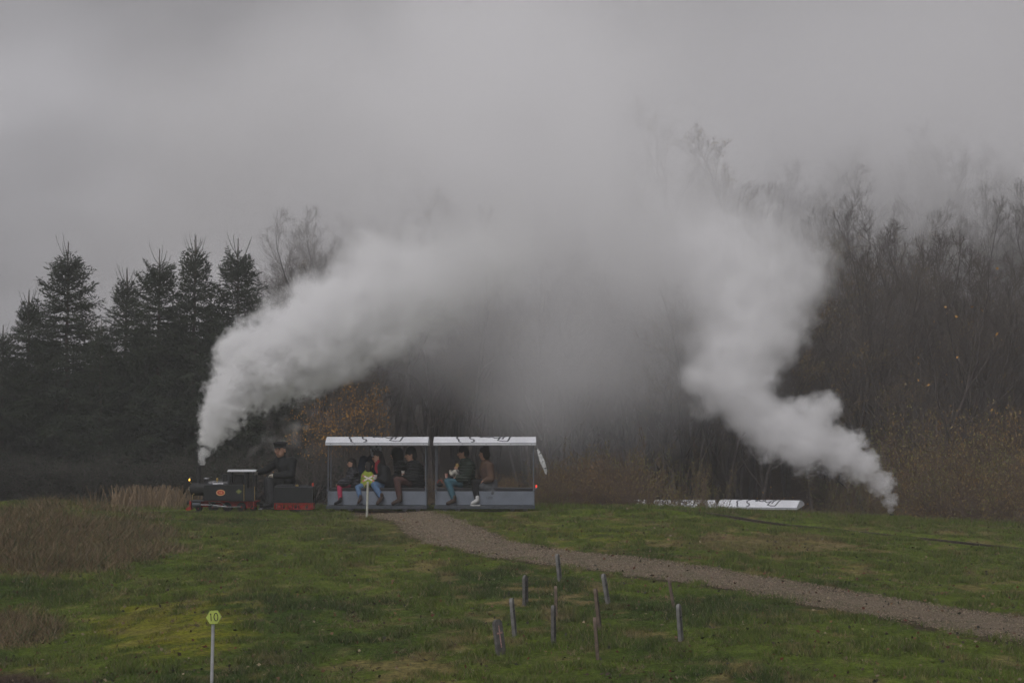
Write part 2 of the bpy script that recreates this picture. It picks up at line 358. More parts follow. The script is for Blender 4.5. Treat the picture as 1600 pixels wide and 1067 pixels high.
# ------------------------------------------------------------------ steam
def steam(name, puffs, label, dens, seed, nscale, amp, src, far, warp=.35, step=.5, col=(.998, .995, 1.0), dmul=(1, .35), sharp=(6, 2.2), vox=.22, grow=1.25, aniso=.0, thr=0.0, det=5, rough=.55, fine=0):
    """puffs: (centre Vector, radius).  A closed body of air round the puffs, filled with uneven steam"""
    bm = bmesh.new()
    for c_, r in puffs:
        bmesh.ops.create_icosphere(bm, subdivisions=3, radius=r * grow, matrix=Matrix.Translation(c_))
    me = bpy.data.meshes.new(name); bm.to_mesh(me); bm.free()
    o = bpy.data.objects.new(name, me); COL.objects.link(o)
    md = o.modifiers.new('remesh', 'REMESH'); md.mode = 'VOXEL'; md.voxel_size = vox
    dg = bpy.context.evaluated_depsgraph_get(); me2 = bpy.data.meshes.new_from_object(o.evaluated_get(dg)); o.modifiers.clear(); o.data = me2; me2.name = name
    m = bpy.data.materials.new(name + '_vapour'); m.use_nodes = True; nt = m.node_tree; nt.nodes.clear(); L = nt.links.new
    geo = N(nt, 'ShaderNodeTexCoord')
    P = geo.outputs['Object']
    # warp
    n1 = N(nt, 'ShaderNodeTexNoise'); n1.inputs['Scale'].default_value = nscale * .45; n1.inputs['Detail'].default_value = 1
    off = N(nt, 'ShaderNodeVectorMath', operation='ADD'); off.inputs[1].default_value = (seed * 3.1, seed * 1.7, seed * 2.3); L(P, off.inputs[0]); L(off.outputs[0], n1.inputs['Vector'])
    if not warp: nt.nodes.remove(n1)
    w1 = N(nt, 'ShaderNodeVectorMath', operation='SUBTRACT')
    if warp: L(n1.outputs['Color'], w1.inputs[0]); w1.inputs[1].default_value = (.5, .5, .5)
    w2 = N(nt, 'ShaderNodeVectorMath', operation='MULTIPLY_ADD'); L(w1.outputs[0], w2.inputs[0]); w2.inputs[1].default_value = (warp, warp, warp); L(P, w2.inputs[2])
    prev = None
    for c_, r in puffs:
        d = N(nt, 'ShaderNodeVectorMath', operation='DISTANCE'); L(w2.outputs[0] if warp else P, d.inputs[0]); d.inputs[1].default_value = tuple(c_)
        q = N(nt, 'ShaderNodeMath', operation='MULTIPLY'); L(d.outputs['Value'], q.inputs[0]); q.inputs[1].default_value = 1 / r
        if prev is None: prev = q.outputs[0]
        else:
            k = N(nt, 'ShaderNodeMath', operation='SMOOTH_MIN'); k.inputs[2].default_value = .3; L(prev, k.inputs[0]); L(q.outputs[0], k.inputs[1]); prev = k.outputs[0]
    # distance from the source 0..1
    ds = N(nt, 'ShaderNodeVectorMath', operation='DISTANCE'); L(P, ds.inputs[0]); ds.inputs[1].default_value = tuple(src)
    t = N(nt, 'ShaderNodeMapRange'); t.inputs['From Max'].default_value = far; L(ds.outputs['Value'], t.inputs['Value'])
    n2 = N(nt, 'ShaderNodeTexNoise'); n2.inputs['Scale'].default_value = nscale; n2.inputs['Detail'].default_value = det; n2.inputs['Roughness'].default_value = rough; L(off.outputs[0], n2.inputs['Vector'])
    a1 = N(nt, 'ShaderNodeMath', operation='SUBTRACT'); L(n2.outputs['Fac'], a1.inputs[0]); a1.inputs[1].default_value = .5
    a2 = N(nt, 'ShaderNodeMath', operation='MULTIPLY_ADD'); L(a1.outputs[0], a2.inputs[0]); a2.inputs[1].default_value = amp
    if fine:
        n3 = N(nt, 'ShaderNodeTexNoise'); n3.inputs['Scale'].default_value = nscale * 4.5; n3.inputs['Detail'].default_value = 2; n3.inputs['Roughness'].default_value = .6; L(off.outputs[0], n3.inputs['Vector'])
        e1 = N(nt, 'ShaderNodeMath', operation='SUBTRACT'); L(n3.outputs['Fac'], e1.inputs[0]); e1.inputs[1].default_value = .5
        e0 = N(nt, 'ShaderNodeMapRange'); e0.inputs['From Max'].default_value = .55; e0.inputs['To Min'].default_value = fine; e0.inputs['To Max'].default_value = .15; L(t.outputs[0], e0.inputs['Value'])
        e2 = N(nt, 'ShaderNodeMath', operation='MULTIPLY_ADD'); L(e1.outputs[0], e2.inputs[0]); L(e0.outputs[0], e2.inputs[1]); L(a1.outputs[0], e2.inputs[2]); L(e2.outputs[0], a2.inputs[0])
    b1 = N(nt, 'ShaderNodeMath', operation='SUBTRACT'); b1.inputs[0].default_value = 1.0 - thr; L(prev, b1.inputs[1]); L(b1.outputs[0], a2.inputs[2])
    sh = N(nt, 'ShaderNodeMapRange'); sh.inputs['To Min'].default_value = sharp[0]; sh.inputs['To Max'].default_value = sharp[1]; L(t.outputs[0], sh.inputs['Value'])
    m1 = N(nt, 'ShaderNodeMath', operation='MULTIPLY', use_clamp=True); L(a2.outputs[0], m1.inputs[0]); L(sh.outputs[0], m1.inputs[1])
    dm = N(nt, 'ShaderNodeMapRange'); dm.inputs['To Min'].default_value = dens * dmul[0]; dm.inputs['To Max'].default_value = dens * dmul[1]; L(t.outputs[0], dm.inputs['Value'])
    m2 = N(nt, 'ShaderNodeMath', operation='MULTIPLY'); L(m1.outputs[0], m2.inputs[0]); L(dm.outputs[0], m2.inputs[1])
    # the domain's own rim fades to nothing
    v = N(nt, 'ShaderNodeVolumePrincipled'); v.inputs['Color'].default_value = (*col, 1); v.inputs['Anisotropy'].default_value = aniso; L(m2.outputs[0], v.inputs['Density'])
    out = N(nt, 'ShaderNodeOutputMaterial'); L(v.outputs[0], out.inputs['Volume']); me2.materials.clear(); me2.materials.append(m)
    m.cycles.volume_step_rate = step
    tag(o, label, 'steam', kind='stuff')
    return o
def puffs(lst): return [(at(a, b, Y), r * Y / FPX) for a, b, r, Y in lst]

def jit(P, n, seed, off=.75, rr=.45, lo=0):
    """adds smaller side puffs round the main ones so the edge billows"""
    q = random.Random(seed); out = list(P)
    for _ in range(n):
        c_, r = P[q.randrange(lo, len(P))]; a = q.uniform(0, 2 * math.pi); e = q.uniform(-.5, .5)
        out.append((c_ + Vector((math.cos(a), e, math.sin(a))) * r * off, r * rr * q.uniform(.8, 1.25)))
    return out
SMOKE1 = [(315, 727, 6, 40), (316, 719, 8, 40), (319, 706, 12, 40), (326, 686, 19, 40), (336, 662, 29, 40), (354, 630, 42, 40), (384, 592, 55, 40.1), (425, 560, 72.60000000000001, 40.2), (478, 535, 83.60000000000001, 40.3), (535, 505, 90.2, 40.5), (590, 470, 96.80000000000001, 40.8), (650, 440, 101.2, 41.2), (710, 420, 92.4, 41.8), (770, 400, 88.0, 42.4)]
steam('steam_plume', jit(puffs(SMOKE1), 9, 3, lo=3), 'thick white steam plume rising rightwards from the front engine chimney', 10.0, 1, 1.7, 1.5, at(315, 722, 40), 6.8,
      warp=0, dmul=(.75, .10), sharp=(3.2, 1.0), fine=1.5, vox=.12, step=.18, det=4, rough=.65)
SMOKE2 = [(1393, 797, 7, 51), (1390, 780, 14, 51), (1374, 756, 24, 51), (1346, 728, 33, 51), (1308, 704, 42, 51), (1256, 690, 54, 51), (1216, 668, 56, 51), (1272, 648, 34, 51), (1296, 634, 24.4, 51), (1172, 632, 56.12, 51.3), (1142, 590, 72.32159999999999, 51.5), (1150, 548, 80.6664, 51.8), (1190, 512, 77.88479999999998, 52), (1166, 468, 100.13759999999999, 52.4), (1192, 415, 111.26399999999998, 52.8), (1252, 418, 61.19519999999999, 52.5), (1120, 400, 91.79279999999999, 54), (1235, 470, 58, 52.3), (1100, 450, 60, 53)]
steam('steam_plume', jit(puffs(SMOKE2), 6, 8, lo=4), 'white steam plume rising from the hidden engine beyond the crest at right', 6.0, 5, 1.5, 1.5, at(1392, 796, 51), 7.6,
      warp=0, dmul=(.5, .16), sharp=(3.0, 1.1), fine=1.5, vox=.16, step=.18, det=4, rough=.65)
SMOKE3 = [(800, 400, 240, 56), (980, 380, 260, 60), (960, 210, 280, 62), (700, 250, 240, 60), (900, 560, 240, 58), (1110, 540, 130, 60), (450, 240, 240, 64), (1170, 290, 170, 64)]

def steam_cloud(name, pf, label, dens, nscale, amp, cut, res, seed):
    """thin drifting steam, laid out on a grid of air cells round the given centres"""
    lo = Vector([min(c_[i] - r * 1.25 for c_, r in pf) for i in range(3)]); hi = Vector([max(c_[i] + r * 1.25 for c_, r in pf) for i in range(3)]); lo.z = max(lo.z, -1.0); hi.z = min(hi.z, 40.0)
    me = bpy.data.meshes.new(name); me.vertices.add(1); o = bpy.data.objects.new(name, me); COL.objects.link(o)
    ng = bpy.data.node_groups.new(name + '_cells', 'GeometryNodeTree'); ng.interface.new_socket('Geometry', in_out='INPUT', socket_type='NodeSocketGeometry'); ng.interface.new_socket('Geometry', in_out='OUTPUT', socket_type='NodeSocketGeometry')
    go = N(ng, 'NodeGroupOutput'); L = ng.links.new; pos = N(ng, 'GeometryNodeInputPosition').outputs[0]
    vc = N(ng, 'GeometryNodeVolumeCube'); vc.inputs['Min'].default_value = lo; vc.inputs['Max'].default_value = hi
    for ax, k in zip('XYZ', range(3)): vc.inputs['Resolution ' + ax].default_value = max(8, int((hi[k] - lo[k]) / res))
    n1 = N(ng, 'ShaderNodeTexNoise'); n1.inputs['Scale'].default_value = nscale * .5; n1.inputs['Detail'].default_value = 1; L(pos, n1.inputs['Vector'])
    w1 = N(ng, 'ShaderNodeVectorMath', operation='SUBTRACT'); L(n1.outputs['Color'], w1.inputs[0]); w1.inputs[1].default_value = (.5, .5, .5)
    w2 = N(ng, 'ShaderNodeVectorMath', operation='MULTIPLY_ADD'); L(w1.outputs[0], w2.inputs[0]); w2.inputs[1].default_value = (3.0, 3.0, 3.0); L(pos, w2.inputs[2])
    tot = None
    for c_, r in pf:
        d = N(ng, 'ShaderNodeVectorMath', operation='DISTANCE'); L(w2.outputs[0], d.inputs[0]); d.inputs[1].default_value = tuple(c_)
        q = N(ng, 'ShaderNodeMapRange', interpolation_type='SMOOTHSTEP'); q.inputs['From Min'].default_value = r * 1.15; q.inputs['From Max'].default_value = 0; L(d.outputs['Value'], q.inputs['Value'])
        if tot is None: tot = q.outputs[0]
        else: k = N(ng, 'ShaderNodeMath', operation='ADD'); L(tot, k.inputs[0]); L(q.outputs[0], k.inputs[1]); tot = k.outputs[0]
    n2 = N(ng, 'ShaderNodeTexNoise'); n2.inputs['Scale'].default_value = nscale; n2.inputs['Detail'].default_value = 5; n2.inputs['Roughness'].default_value = .55
    o3 = N(ng, 'ShaderNodeVectorMath', operation='ADD'); o3.inputs[1].default_value = (seed, seed * 2, 0); L(pos, o3.inputs[0]); L(o3.outputs[0], n2.inputs['Vector'])
    mr = N(ng, 'ShaderNodeMapRange'); mr.inputs['From Min'].default_value = .5 - .5 / amp; mr.inputs['From Max'].default_value = .5 + .5 / amp; mr.inputs['To Min'].default_value = 0; mr.inputs['To Max'].default_value = 1.5; L(n2.outputs[0], mr.inputs['Value'])
    m_ = N(ng, 'ShaderNodeMath', operation='MULTIPLY'); L(tot, m_.inputs[0]); L(mr.outputs[0], m_.inputs[1])
    m2 = N(ng, 'ShaderNodeMath', operation='SUBTRACT', use_clamp=False); L(m_.outputs[0], m2.inputs[0]); m2.inputs[1].default_value = cut
    m3 = N(ng, 'ShaderNodeMath', operation='MAXIMUM'); L(m2.outputs[0], m3.inputs[0]); m3.inputs[1].default_value = 0
    m4 = N(ng, 'ShaderNodeMath', operation='MULTIPLY'); L(m3.outputs[0], m4.inputs[0]); m4.inputs[1].default_value = dens; L(m4.outputs[0], vc.inputs['Density'])
    m = bpy.data.materials.new(name + '_vapour'); m.use_nodes = True; nt = m.node_tree; nt.nodes.clear()
    v = N(nt, 'ShaderNodeVolumePrincipled'); v.inputs['Color'].default_value = (.998, .995, 1.0, 1); v.inputs['Density'].default_value = 1.0; out = N(nt, 'ShaderNodeOutputMaterial'); nt.links.new(v.outputs[0], out.inputs['Volume'])
    sm = N(ng, 'GeometryNodeSetMaterial'); sm.inputs['Material'].default_value = m; L(vc.outputs[0], sm.inputs[0]); L(sm.outputs[0], go.inputs[0])
    md = o.modifiers.new('cells', 'NODES'); md.node_group = ng; me.materials.append(m)
    tag(o, label, 'steam', kind='stuff'); return o
CLOUD = [(820, 380, 320, 58), (980, 350, 320, 62), (850, 180, 340, 64), (640, 220, 340, 62), (800, 250, 300, 60), (930, 520, 200, 58), (1080, 480, 190, 61), (360, 200, 300, 66), (1130, 310, 150, 62), (640, 440, 200, 56), (720, 50, 300, 66), (960, 120, 220, 66), (850, 610, 160, 54), (1010, 640, 150, 54), (1130, 620, 110, 56), (790, 390, 130, 50), (890, 360, 150, 52), (990, 370, 150, 53), (1080, 400, 130, 54), (1060, 500, 110, 54), (1010, 440, 120, 54)]
steam_cloud('steam_cloud', puffs(CLOUD), 'broad thin cloud of drifting steam joining the two plumes in mid air', .21, .28, 1.8, .08, .5, 9)
MIST = [(1450, 430, 620, 88), (1150, 330, 560, 92), (1700, 330, 620, 92), (1330, 120, 460, 98), (850, 330, 560, 90), (500, 380, 460, 88), (300, 470, 320, 84), (1600, 30, 460, 100), (800, 600, 330, 80), (1400, 640, 380, 82), (1100, 600, 330, 80)]
steam_cloud('low_cloud', puffs(MIST), 'thin low cloud resting on the wooded hillside and hiding its top', .052, .08, 1.1, .0, 1.0, 3)
WISP = [(352, 732, 5, 40.1), (364, 722, 9, 40.1), (382, 708, 16, 40.2), (408, 694, 22, 40.3), (440, 676, 26, 40.4), (470, 660, 26, 40.6), (430, 640, 20, 40.4), (455, 620, 24, 40.6), (400, 655, 20, 40.3)]
steam_cloud('steam_wisp', puffs(WISP), 'faint wisps of steam drifting back over the cab of the front engine', 2.2, 2.2, 3.0, .35, .05, 4)
LEAK = [(405, 792, 9, 39.7), (420, 788, 14, 39.7), (445, 782, 20, 39.7), (475, 780, 18, 39.7)]
steam_cloud('steam_leak', puffs(LEAK), 'low leak of steam between the engine and its tender', 1.6, 2.6, 2.6, .3, .05, 2)

ORD = ['first', 'second', 'third', 'fourth', 'fifth', 'sixth', 'seventh', 'eighth', 'ninth', 'tenth', 'eleventh', 'twelfth', 'thirteenth', 'fourteenth']
def counted(items, key, fmt):
    """labels counted from the left within each look"""
    out = {}
    for kd in set(key(i) for i in items):
        for n, it in enumerate(sorted([i for i in items if key(i) == kd], key=lambda i: i[0])): out[it] = fmt % (ORD[n], kd)
    return out
LOOK = {0: 'russet leafy', 1: 'olive green', 2: 'orange-leaved', 3: 'bare brown twiggy'}
# ------------------------------------------------------------------ plants: builders
def tubes_np(segs, n=3):
    """segs: list of (p0, p1, r0, r1) -> co, faces (open tubes)"""
    A = np.array([s[0] for s in segs]); B = np.array([s[1] for s in segs]); ra = np.array([s[2] for s in segs]); rb = np.array([s[3] for s in segs])
    D = B - A; D /= np.maximum(np.linalg.norm(D, axis=1), 1e-6)[:, None]
    U = np.cross(D, np.array((.31, .77, .55))); U /= np.maximum(np.linalg.norm(U, axis=1), 1e-6)[:, None]; V = np.cross(D, U)
    co = []
    for P, r in ((A, ra), (B, rb)):
        for k in range(n):
            q = 2 * math.pi * k / n; co.append(P + (U * math.cos(q) + V * math.sin(q)) * r[:, None])
    co = np.stack(co, 1)  # S,2n,3
    f = np.array([(k, (k + 1) % n, (k + 1) % n + n, k + n) for k in range(n)])
    return co.reshape(-1, 3), (np.arange(len(segs))[:, None, None] * 2 * n + f[None]).reshape(-1, 4)
def cards_np(P, D, L, Wd, rs, roll=None):
    """thin leaf quads (kite shape): base P, direction D, length L, width Wd"""
    n = len(P); D = D / np.maximum(np.linalg.norm(D, axis=1), 1e-6)[:, None]
    U = np.cross(D, rs.normal(size=(n, 3))); U /= np.maximum(np.linalg.norm(U, axis=1), 1e-6)[:, None]
    L = np.asarray(L)[:, None] if np.ndim(L) else L; Wd = np.asarray(Wd)[:, None] if np.ndim(Wd) else Wd
    co = np.stack([P, P + D * L * .45 + U * Wd * .5, P + D * L, P + D * L * .45 - U * Wd * .5], 1)
    return co.reshape(-1, 3), (np.arange(n)[:, None] * 4 + np.arange(4)[None])

def rotv(d, ang, az):
    """tilt unit vector d by ang around azimuth az"""
    u = d.orthogonal().normalized(); v = d.cross(u); s = u * math.cos(az) + v * math.sin(az)
    return (d * math.cos(ang) + s * math.sin(ang)).normalized()

def bare_tree(seed, H=9.0, spread=.55, limbs=13, first=.3, twist=.12, r0=.10, stems=1, fine=3, up=.35):
    q = random.Random(seed); trunk = []; crown = []; tips = []
    def grow(p, d, L, r, lev, dest, nseg):
        pts = [p.copy()]; rr = [r]
        for i in range(nseg):
            d = (d + Vector((q.gauss(0, twist), q.gauss(0, twist), q.gauss(0, twist) + up * .12)) ).normalized()
            p = p + d * (L / nseg); r2 = r * (1 - (i + 1) / (nseg + .6)); dest.append((tuple(pts[-1]), tuple(p), rr[-1], r2)); pts.append(p.copy()); rr.append(r2)
        return pts, rr, d
    for st in range(stems):
        d0 = Vector((q.gauss(0, .06 if stems == 1 else .22), q.gauss(0, .06 if stems == 1 else .22), 1)).normalized()
        h = H * (1 if st == 0 else q.uniform(.7, .95))
        pts, rr, _ = grow(Vector((q.gauss(0, .05) * (stems - 1), q.gauss(0, .05) * (stems - 1), -.2)), d0, h, r0 * (1 if stems == 1 else .7), 0, trunk, 9)
        for k in range(limbs):
            t = first + (1 - first) * (k + q.random()) / limbs; t = min(t, .985); i = int(t * 9); f = t * 9 - i
            p = pts[i].lerp(pts[i + 1], f); r = (rr[i] * (1 - f) + rr[i + 1] * f)
            d = rotv((pts[i + 1] - pts[i]).normalized(), q.uniform(.5, 1.0) * (1 - .35 * t), q.uniform(0, 6.28))
            Ll = h * spread * (1.05 - t) * q.uniform(.75, 1.2) + .35
            p1, r1, _ = grow(p, d, Ll, max(.012, r * .6), 1, crown, 4)
            nb = max(4, int(Ll * 3.2))
            for b in range(nb):
                tt = .2 + .8 * (b + q.random()) / nb; tt = min(tt, .98); j = int(tt * 4); ff = tt * 4 - j; pb = p1[j].lerp(p1[j + 1], ff)
                db = rotv((p1[j + 1] - p1[j]).normalized(), q.uniform(.35, .95), q.uniform(0, 6.28)); db.z += .25; db.normalize()
                Lb = Ll * .42 * (1.15 - tt) * q.uniform(.7, 1.3) + .16
                p2, r2, _ = grow(pb, db, Lb, .010, 2, crown, 3)
                for c_ in range(fine + 2):
                    t3 = q.uniform(.2, .98); j = int(t3 * 3); pc = p2[j].lerp(p2[j + 1], t3 * 3 - j)
                    dc = rotv((p2[j + 1] - p2[j]).normalized(), q.uniform(.3, .9), q.uniform(0, 6.28)); dc.z += .2; dc.normalize()
                    Lc = Lb * q.uniform(.35, .7) + .08
                    p3, r3, _ = grow(pc, dc, Lc, .0065, 3, crown, 2)
                    tips += [p3[1], p3[2]]
                    for e in range(2):
                        t4 = q.uniform(.3, .95); j = int(t4 * 2); pe = p3[j].lerp(p3[j + 1], t4 * 2 - j)
                        de = rotv(dc, q.uniform(.3, .8), q.uniform(0, 6.28)); pf = pe + de * (Lc * q.uniform(.4, .7))
                        crown.append((tuple(pe), tuple(pf), .005, .003)); tips.append(pf)
    tco, tf = tubes_np(trunk, 7); cco, cf = tubes_np(crown, 3)
    return (tco, tf), (cco, cf), tips

M_bark = mat('bare_bark', (.060, .050, .044), .9, var=.35, scale=5, bump=.4)
M_twig = mat('fine_twigs', (.088, .074, .063), .9, var=.3, scale=.7)
M_leafo = mat('orange_leaves', (.46, .24, .045), .7, var=.35, scale=2, col2=(.30, .15, .035))
M_leafb = mat('withered_leaves', (.24, .135, .050), .8, var=.4, scale=1.6, col2=(.16, .145, .050))
M_btwig = mat('bush_twigs', (.125, .085, .062), .9, var=.3, scale=.9)
M_leafg = mat('olive_leaves', (.12, .135, .040), .75, var=.4, scale=1.6, col2=(.21, .15, .052))
M_needle = mat('spruce_needles', (.020, .030, .018), .8, var=.3, scale=1.4, col2=(.034, .044, .024))
M_sbark = mat('spruce_bark', (.06, .045, .035), .9, var=.3, scale=8)

def tree_proto(name, seed, leaf=None, nleaf=0, lsize=.06, **k):
    (tco, tf), (cco, cf), tips = bare_tree(seed, **k)
    t_me = np_mesh('trunk', tco, tf, 4, smooth=True); t_me.materials.append(M_bark)
    c_me = np_mesh('crown', cco, cf, 4); c_me.materials.append(M_twig)
    l_me = None
    if nleaf:
        rs = np.random.RandomState(seed); T = np.array([tuple(p) for p in tips]); 
        # leaves hang on in patches
        cl = fbm(T[:, 0] * .9 + T[:, 1] * .6 + 40, T[:, 2] * .9 + 40, seed, 2); T = T[cl > np.quantile(cl, .35)]
        P = T[rs.randint(0, len(T), nleaf)] + rs.normal(0, .05, (nleaf, 3)); D = rs.normal(size=(nleaf, 3)); D[:, 2] -= .3
        co, f = cards_np(P, D, rs.uniform(.7, 1.3, nleaf) * lsize, rs.uniform(.5, .8, nleaf) * lsize, rs)
        l_me = np_mesh('leaves', co, f, 4); l_me.materials.append(leaf)
    return (name, t_me, c_me, l_me)
def place_tree(proto, x, y, label, cat='tree', s=1.0, rz=None, group=None, z=None, sx=None, tilt=0):
    name, t_me, c_me, l_me = proto
    e = empty(name, (x, y, hs1(x, y) if z is None else z), rnd.uniform(0, 6.28) if rz is None else rz, label, cat, group)
    sx = sx or s; e.scale = (sx, sx, s); e.rotation_euler[1] = tilt
    for nm, m_ in (('trunk', t_me), ('crown', c_me), ('leaves', l_me)):
        if m_:
            o = bpy.data.objects.new(nm, m_); COL.objects.link(o); o.parent = e
    return e

def spruce_proto(seed, H=7.4, W=1.5, dens=1.0):
    q = random.Random(seed); rs = np.random.RandomState(seed); tr = []; br = []; P = []; D = []; Ls = []
    n = 14; prev = Vector((0, 0, -.2)); 
    for i in range(n):
        t = (i + 1) / n; p = Vector((q.gauss(0, .015), q.gauss(0, .015), H * t)); tr.append((tuple(prev), tuple(p), .09 * (1 - i / n) + .012, .09 * (1 - t) + .010)); prev = p
    def needles(a, b, k, l):
        for i in range(k):
            t = (i + .5) / k; p = a.lerp(b, t); d = (b - a).normalized(); P.append(tuple(p)); D.append(tuple(rotv(d, q.uniform(.35, .8), q.uniform(0, 6.28)))); Ls.append(l * q.uniform(.7, 1.2))
    z = H - .85; needles(Vector((0, 0, H - .55)), Vector((0, 0, H + .02)), 16, .05)
    for k in range(9):
        az = k * 2.4 + q.random(); zz = H - q.uniform(.45, 1.15); p = Vector((0, 0, zz)); d = Vector((math.cos(az) * .75, math.sin(az) * .75, .7)).normalized(); L1 = q.uniform(.25, .5) * (1 + (H - zz) * .5)
        pts = [p]
        for s in range(4): d = (d + Vector((0, 0, .32))).normalized(); p = p + d * L1 / 3; pts.append(p); br.append((tuple(pts[s]), tuple(p), .011 - .002 * s, .009 - .002 * s))
        for s in range(1, 4): needles(pts[s], pts[s + 1], 5, .04)
    while z > .15:
        f = (H - z) / H                       # 0 top .. 1 bottom
        L = W * min(1, f * 2.0) ** .92 * (.85 + .15 * math.sin(f * 9 + seed))
        nb = 5 if f < .12 else 8
        a0 = q.uniform(0, 6.28)
        for k in range(nb):
            az = a0 + 6.283 * k / nb + q.gauss(0, .18); Lk = L * q.uniform(.68, 1.18) + .12
            el = R(66) * max(0, 1 - f * 3.4) + R(12) * (1 - f) - R(10) * f + q.gauss(0, .07)
            p = Vector((0, 0, z + q.gauss(0, .04))); ns = 5; d = Vector((math.cos(az) * math.cos(el), math.sin(az) * math.cos(el), math.sin(el)))
            pts = [p]
            for s in range(ns):
                d = (d + Vector((0, 0, (-.10 if s < 2 else .17) * (1 if f > .15 else -.2) + (.10 if f < .2 else 0)))).normalized(); p = p + d * (Lk / ns); pts.append(p)
            for s in range(ns): br.append((tuple(pts[s]), tuple(pts[s + 1]), .014 * (1 - s / ns) + .004, .014 * (1 - (s + 1) / ns) + .004))
            kk = max(3, int(Lk * 15 * dens))
            for i in range(kk):
                t = .12 + .88 * (i + q.random()) / kk; t = min(t, .99); j = int(t * ns); a = pts[j].lerp(pts[j + 1], t * ns - j); dd = (pts[j + 1] - pts[j]).normalized()
                for sd_ in (-1, 1):
                    side = dd.cross(Vector((0, 0, 1))).normalized() * sd_; e = (dd * .75 + side * .8 + Vector((0, 0, q.uniform(-.75, .35)))).normalized()
                    l = (Lk * .38 * (1.1 - t) + .09) * q.uniform(.6, 1.2); b = a + e * l; needles(a, b, max(2, int(l / .04)), .09)
            needles(pts[2], pts[5], max(4, int(Lk * 14)), .075)
        z -= (.15 + .13 * min(1, f * 1.6) * q.uniform(.6, 1.4)) if f > .05 else .24
    P = np.array(P); D = np.array(D); Ls = np.array(Ls)
    co, f = cards_np(P, D, Ls, Ls * .36, rs)
    bc, bf = tubes_np(br, 3); bf = bf + len(co); co = np.concatenate([co, bc]); f = np.concatenate([f, bf])
    c_me = np_mesh('crown', co, f, 4); c_me.materials.append(M_needle)
    tco, tf = tubes_np(tr, 7); t_me = np_mesh('trunk', tco, tf, 4, smooth=True); t_me.materials.append(M_sbark)
    return ('spruce_tree', t_me, c_me, None)

SP = [spruce_proto(1, W=1.85), spruce_proto(2, W=1.6), spruce_proto(3, H=7.2, W=2.0)]
# (top pixel, top row, distance, proto, label)
spr = [(107, 378, 55, 0, 'tallest dark spruce with a pointed tip, second from the left edge'),
       (46, 452, 55, 1, 'shorter dark spruce left of the tallest spruce'),
       (198, 418, 56, 1, 'slim dark spruce in the gap right of the tallest spruce'),
       (249, 390, 55, 0, 'dark spruce with a broad leader, left one of the three at the plume'),
       (305, 368, 55, 1, 'dark spruce with a double leader, middle one of the three at the plume'),
       (372, 372, 56, 2, 'dark spruce with bare upswept top shoots, nearest the steam plume'),
       (5, 508, 54, 2, 'low dark spruce cut by the left edge of the view'),
       (158, 500, 54, 1, 'small dark spruce standing between the two tall ones'),
       (410, 470, 57, 0, 'dark spruce half hidden behind the steam plume')]
for (px_, row, Y, k, lab) in spr:
    p = at(px_, row, Y); g0 = hs1(p.x, Y); H = 7.2 if k == 2 else 7.4
    s = (p.z - g0) / H; place_tree(SP[k], p.x, Y, lab, 'spruce', s=s, sx=s * 1.06, group='dark spruces behind the engine')
back = [(-30, 520, 58), (28, 560, 59), (75, 520, 59), (130, 560, 58.5), (175, 545, 60), (222, 500, 59), (275, 490, 60), (335, 480, 59.5), (395, 520, 60), (440, 575, 60), (-80, 480, 60), (470, 640, 58), (-120, 430, 56)]
BL = counted(back, lambda i: 'dark', '%s %s spruce from the left in the row behind the front spruces')
for i, (px_, row, Y) in enumerate(back):
    p = at(px_, row, Y); g0 = hs1(p.x, Y); s = (p.z - g0) / 7.4
    place_tree(SP[i % 2], p.x, Y, BL[(px_, row, Y)], 'spruce', s=s, sx=max(s, .8) * 1.15, group='spruces in the row behind')

# bare trees
BT = [tree_proto('bare_tree', 11, H=9, limbs=14), tree_proto('bare_tree', 12, H=9, limbs=12, spread=.45, stems=2), tree_proto('bare_tree', 13, H=9.5, limbs=15, spread=.4, first=.25),
      tree_proto('bare_tree', 14, H=8.5, limbs=14, spread=.6, first=.22, leaf=M_leafb, nleaf=1800, lsize=.055)]
BIG = tree_proto('bare_tree', 21, H=11, limbs=22, spread=.50, first=.42, r0=.2, fine=4, leaf=M_leafb, nleaf=900, lsize=.08)
ORG = tree_proto('autumn_tree', 31, H=4.0, limbs=13, spread=.72, first=.14, r0=.05, stems=4, leaf=M_leafo, nleaf=1500, lsize=.075)
PALE = tree_proto('bare_tree', 41, H=8.5, limbs=11, spread=.42, first=.22, r0=.075, stems=1, fine=1, leaf=M_leafo, nleaf=16, lsize=.11)
def top_tree(proto, H, px_, row, Y, label, **k):
    p = at(px_, row, Y); g0 = hs1(p.x, Y); return place_tree(proto, p.x, Y, label, s=(p.z - g0) / H, **k)
top_tree(BIG, 11, 1110, 128, 78, 'great round-crowned bare tree fading into cloud at the top of the hill', rz=1.0)
top_tree(BIG, 11, 1182, 208, 77, 'bare tree with russet leaves just right of the great round tree', rz=2.6)
top_tree(BIG, 11, 618, 308, 64, 'gnarled bare tree showing above the front steam plume', rz=4.0)
top_tree(BT[1], 9, 565, 352, 66, 'small bare tree left of the gnarled tree above the plume')
top_tree(BT[2], 9.5, 478, 362, 90, 'narrow misty tree between the spruces and the gnarled tree')
top_tree(BT[2], 9.5, 430, 400, 80, 'thin bare tree at the right of the last spruce')
top_tree(BT[3], 8.5, 1432, 205, 100, 'slender skyline tree with a tuft of leaves at its top')
top_tree(BT[3], 8.5, 1485, 195, 98, 'skyline tree with a few leaves, right of the slender tufted one')
top_tree(BT[3], 8.5, 1290, 222, 95, 'leafy skyline tree between the round tree and the tufted one')
top_tree(PALE, 8.5, 1498, 470, 56, 'pale forked bare tree standing among the bushes at right', rz=.5)
top_tree(PALE, 8.5, 1425, 380, 60, 'tall thin bare sapling left of the pale forked tree', rz=2.2)
